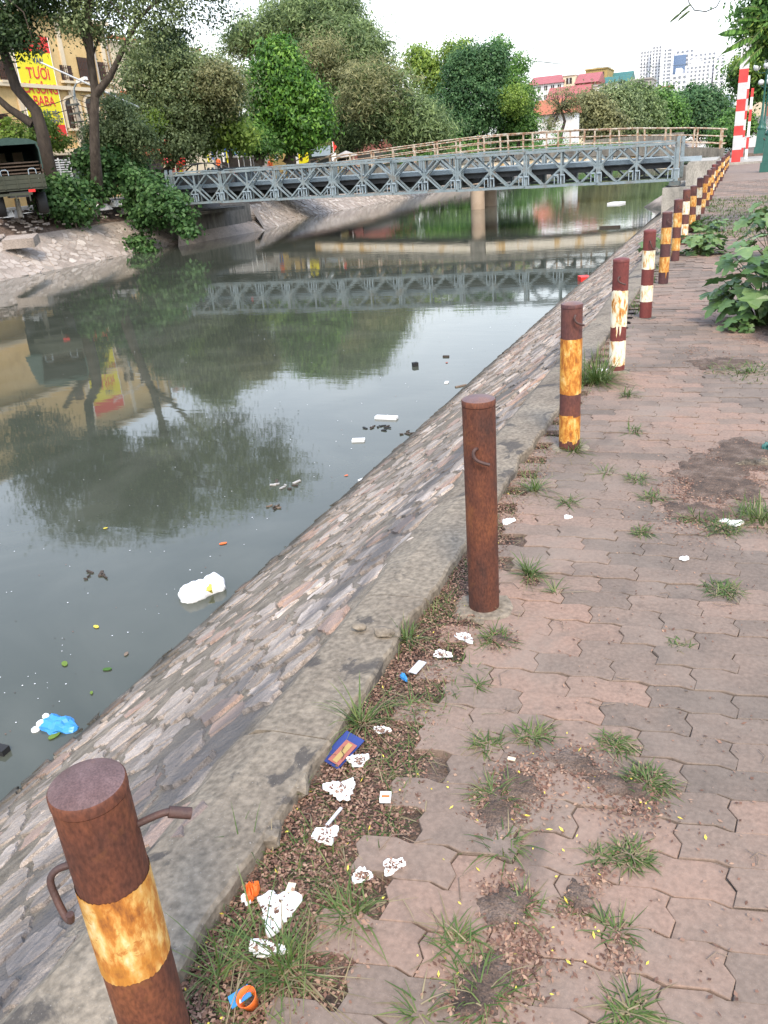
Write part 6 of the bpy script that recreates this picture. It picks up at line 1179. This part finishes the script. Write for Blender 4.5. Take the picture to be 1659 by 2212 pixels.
sheet(None, quad(1105, 1640, .022, .012, 0, .008), 'cream_wall', 'card_chip', .003, label='small cream card chip in the curved seam of grass', cat='card chip')
scrap('blue_scrap', 'teal plastic scrap at the right edge of the dirt patch', 'plastic scrap', 1656, 968, .025, .05, 0, 'tile_green', 35, th=.02); scrap('mud_cloth', 'grey cloth trodden into the dirt patch near the right edge', 'cloth', 1632, 1003, .10, .03, .3, 'coping', 36, th=.02)
for k, (u, v, r, lb) in enumerate([(830, 1365, .03, 'pale pebble on the coping crack'), (775, 1352, .022, 'small pebble left of the coping crack')]):
    p = onz(u, v, .05); me = bpy.data.meshes.new('pebble'); b = bmesh.new(); bmesh.ops.create_icosphere(b, subdivisions=2, radius=r)
    for q in b.verts: q.co = Vector((q.co.x*1.4, q.co.y, q.co.z*.6))*random.uniform(.85, 1.15)
    b.to_mesh(me); b.free(); me.materials.append(M['coping']); o = link(me, 'pebble', label=lb, cat='pebble'); o.location = p
# ------------------------------------------------------------------ things floating on the canal
def W2(u, v): return onz(u, v, WZ)
a = W2(392, 1300); b = W2(482, 1262); sk = thing('floating_sack', 'stuffed white plastic sack with a yellow patch floating by the slope', 'sack', (a+b)/2)
d = b-a; q = smooth([a+d*t+Vector((0, 0, .02)) for t in (0, .12, .35, .6, .85, 1)], 6); rs_ = np.interp(np.linspace(0, 1, len(q)), [0, .08, .2, .4, .6, .82, .93, 1], [.02, .06, .095, .105, .09, .11, .075, .02])
mb = MB(); mb.tube(q, [float(x) for x in rs_], 22); mb.v = [tuple(Vector(v)+Vector((math.sin(v[1]*95+v[2]*60)*.005+math.sin(v[0]*140)*.003, math.sin(v[0]*110)*.004, math.sin(v[0]*80+v[1]*60)*.006))) for v in mb.v]; mb.build('sack', M['foam'], sk)
p = a+d*.72+Vector((-.0, -.04, .07)); o = MB().box(a+d*.66+Vector((.01, -.075, .045)), (.13, .06, .07), rz=.5, rx=.6).build('yellow_patch', M['litter_yellow'], sk)
bb = W2(128, 1568); fb = thing('floating_bag', 'bright blue plastic bag with white foam floating at the water edge', 'plastic bag', bb); r = random.Random(2)
me = bpy.data.meshes.new('bag'); b_ = bmesh.new(); bmesh.ops.create_icosphere(b_, subdivisions=3, radius=.085)
for q in b_.verts: q.co = Vector((q.co.x*1.5, q.co.y, q.co.z*.6))*(1+.16*math.sin(q.co.x*90)+.1*math.sin(q.co.y*120+q.co.z*60))
b_.to_mesh(me); b_.free(); me.materials.append(M['blue_plastic']); link(me, 'bag', fb, False)
for dx, dy, rr_ in ((-.13, -.02, .035), (-.09, .03, .03), (-.16, .05, .025), (-.12, -.08, .03)): MB().lathe([(.01, -rr_), (rr_, -rr_*.4), (rr_*.9, rr_*.4), (.01, rr_*.8)], (dx, dy, .0), 9).build('foam_lump', M['foam'], fb, False)
def flo(name, label, cat, u0, v0, u1, v1, w, h, mt):
    a, b = W2(u0, v0), W2(u1, v1); return MB().bar(a+Vector((0, 0, h*.3)), b+Vector((0, 0, h*.3)), w, h).build(name, M[mt], label=label, cat=cat)
flo('floating_board', 'long white foam board floating out from the slope', 'foam board', 812, 903, 858, 905, .09, .04, 'foam'); flo('floating_board', 'small white board floating nearer than the long one', 'foam board', 761, 953, 788, 952, .09, .03, 'foam'); flo('floating_board', 'tiny white tile afloat far from the slope', 'foam board', 961, 827, 969, 827, .09, .02, 'foam')
flo('floating_stick', 'pale stick floating just off the slope', 'stick', 984, 837, 1008, 832, .04, .02, 'twig'); flo('floating_stick', 'white stick touching the slope edge', 'stick', 775, 1040, 800, 1030, .03, .02, 'foam'); flo('floating_bottle', 'dark blob floating in the middle of the bright reflection', 'bottle', 895, 790, 899, 792, .09, .08, 'black'); flo('floating_stick', 'small dark stick far out in the reflection', 'stick', 957, 771, 970, 771, .05, .03, 'bark')
flo('floating_board', 'white slab floating beyond the steel bridge', 'foam board', 1318, 441, 1345, 440, .9, .12, 'foam'); flo('floating_stick', 'long dark branch floating beyond the second reflection', 'branch', 1295, 493, 1340, 491, .12, .1, 'bark_dark'); flo('sunken_box', 'corner of a dark box floating at the left bottom', 'box', -6, 1632, 10, 1618, .1, .05, 'black')
def clump(label, u, v, s, mt, seed, n=7):
    p = W2(u, v); r = random.Random(seed); t = thing('floating_debris', label, 'floating rubbish', p)
    for k in range(n): a = r.uniform(0, 6.28); x, y = r.uniform(-s, s), r.uniform(-s, s)*.8; L = r.uniform(.3, 1)*s; MB().bar((x, y, .005), (x+math.cos(a)*L, y+math.sin(a)*L, .012), r.uniform(.02, .06)*s*5, .012).build('fragment', M[mt if k % 3 else 'bark_dark'], t, False)
clump('dark soaked rubbish beside the long white board', 815, 925, .13, 'black', 1, 9); clump('pale film and twigs floating in mid water', 612, 1048, .12, 'grey_wall', 2, 8); clump('small brown scraps floating below the pale film', 590, 1097, .06, 'twig', 3); clump('dark soaked leaf clump with a red scrap in open water', 205, 1248, .09, 'bark_dark', 4); clump('forked twigs caught at the slope edge', 890, 937, .1, 'bark', 5, 6)
for k, (u, v, s, mt, lb) in enumerate([(140, 1435, .05, 'lf_yellow', 'yellow green leaf afloat above the green one'), (232, 1447, .045, 'lf_mid', 'round green leaf afloat near the slope'), (208, 1355, .04, 'litter_yellow', 'curled yellow leaf afloat in open water'), (482, 1175, .05, 'orange_cloth', 'orange brown leaf below the tree reflection'), (228, 1142, .03, 'litter_yellow', 'small yellow leaf at the reflection edge'), (273, 1414, .035, 'twig', 'brown leaf nearest the slope'), (198, 1498, .025, 'lf_yellow', 'tiny green leaf between the bag and the slope'), (872, 963, .045, 'lf_yellow', 'pale green leaf by the forked twigs'), (748, 1028, .03, 'orange_cloth', 'brown disc afloat near the slope'), (118, 1590, .06, 'lf_yellow', 'long green leaf below the blue bag'), (965, 784, .05, 'brick_red', 'reddish scrap in the bright reflection')]):
    s *= .75; p = W2(u, v)+Vector((0, 0, .006)); r = random.Random(k); a0 = r.uniform(0, 3); n = 9
    pts = [(p.x+math.cos(a0)*s*math.cos(2*PI*i/n)-math.sin(a0)*s*.55*math.sin(2*PI*i/n), p.y+math.sin(a0)*s*math.cos(2*PI*i/n)+math.cos(a0)*s*.55*math.sin(2*PI*i/n), p.z) for i in range(n)]; MB().prism(pts, (0, 0, .003)).build('floating_leaf', M[mt], label=lb, cat='leaf')
sp_ = MB()
for k in range(420):
    y = 2.5*(34/2.5)**random.random(); x = -3.9-random.random()**1.4*y*.75; s = random.uniform(.003, .008)*(1+y*.08); sp_.add([(x, y, WZ+.004), (x+s, y, WZ+.004), (x+s, y+s*.8, WZ+.004), (x, y+s, WZ+.004)], [(0, 1, 2, 3)], random.choice([0, 0, 1, 2]))
sp_.build('floating_specks', [M['foam'], M['litter'], M['bark_dark']], kind='stuff')
MB().box(onz(1262, 606, WZ)+Vector((0, 0, .05)), (.25, .4, .12), rz=.4).build('pink_bag', M['banner_red'], label='small pink bag at the water edge before the bridge reflection', cat='plastic bag')

# a broken-off corner of the coping
for u, v, rx_, ry_, rz_, lb in ((640, 1690, .045, .06, .03, 'broken corner of the coping lying beside its notch'), (585, 1800, .03, .05, .03, 'second broken lump below the coping corner')):
    p = onz(u, v, .015); me = bpy.data.meshes.new('lump'); b_ = bmesh.new(); bmesh.ops.create_icosphere(b_, subdivisions=2, radius=1); r = random.Random(int(u))
    for q in b_.verts: q.co = Vector((max(-.8, min(.8, q.co.x*1.1))*rx_, max(-.8, min(.8, q.co.y*1.2))*ry_, max(-.7, min(.75, q.co.z))*rz_))*r.uniform(.9, 1.1)
    b_.to_mesh(me); b_.free(); me.materials.append(M['coping']); o = link(me, 'coping_fragment', label=lb, cat='concrete lump'); o.location = p; o.rotation_euler.z = .4
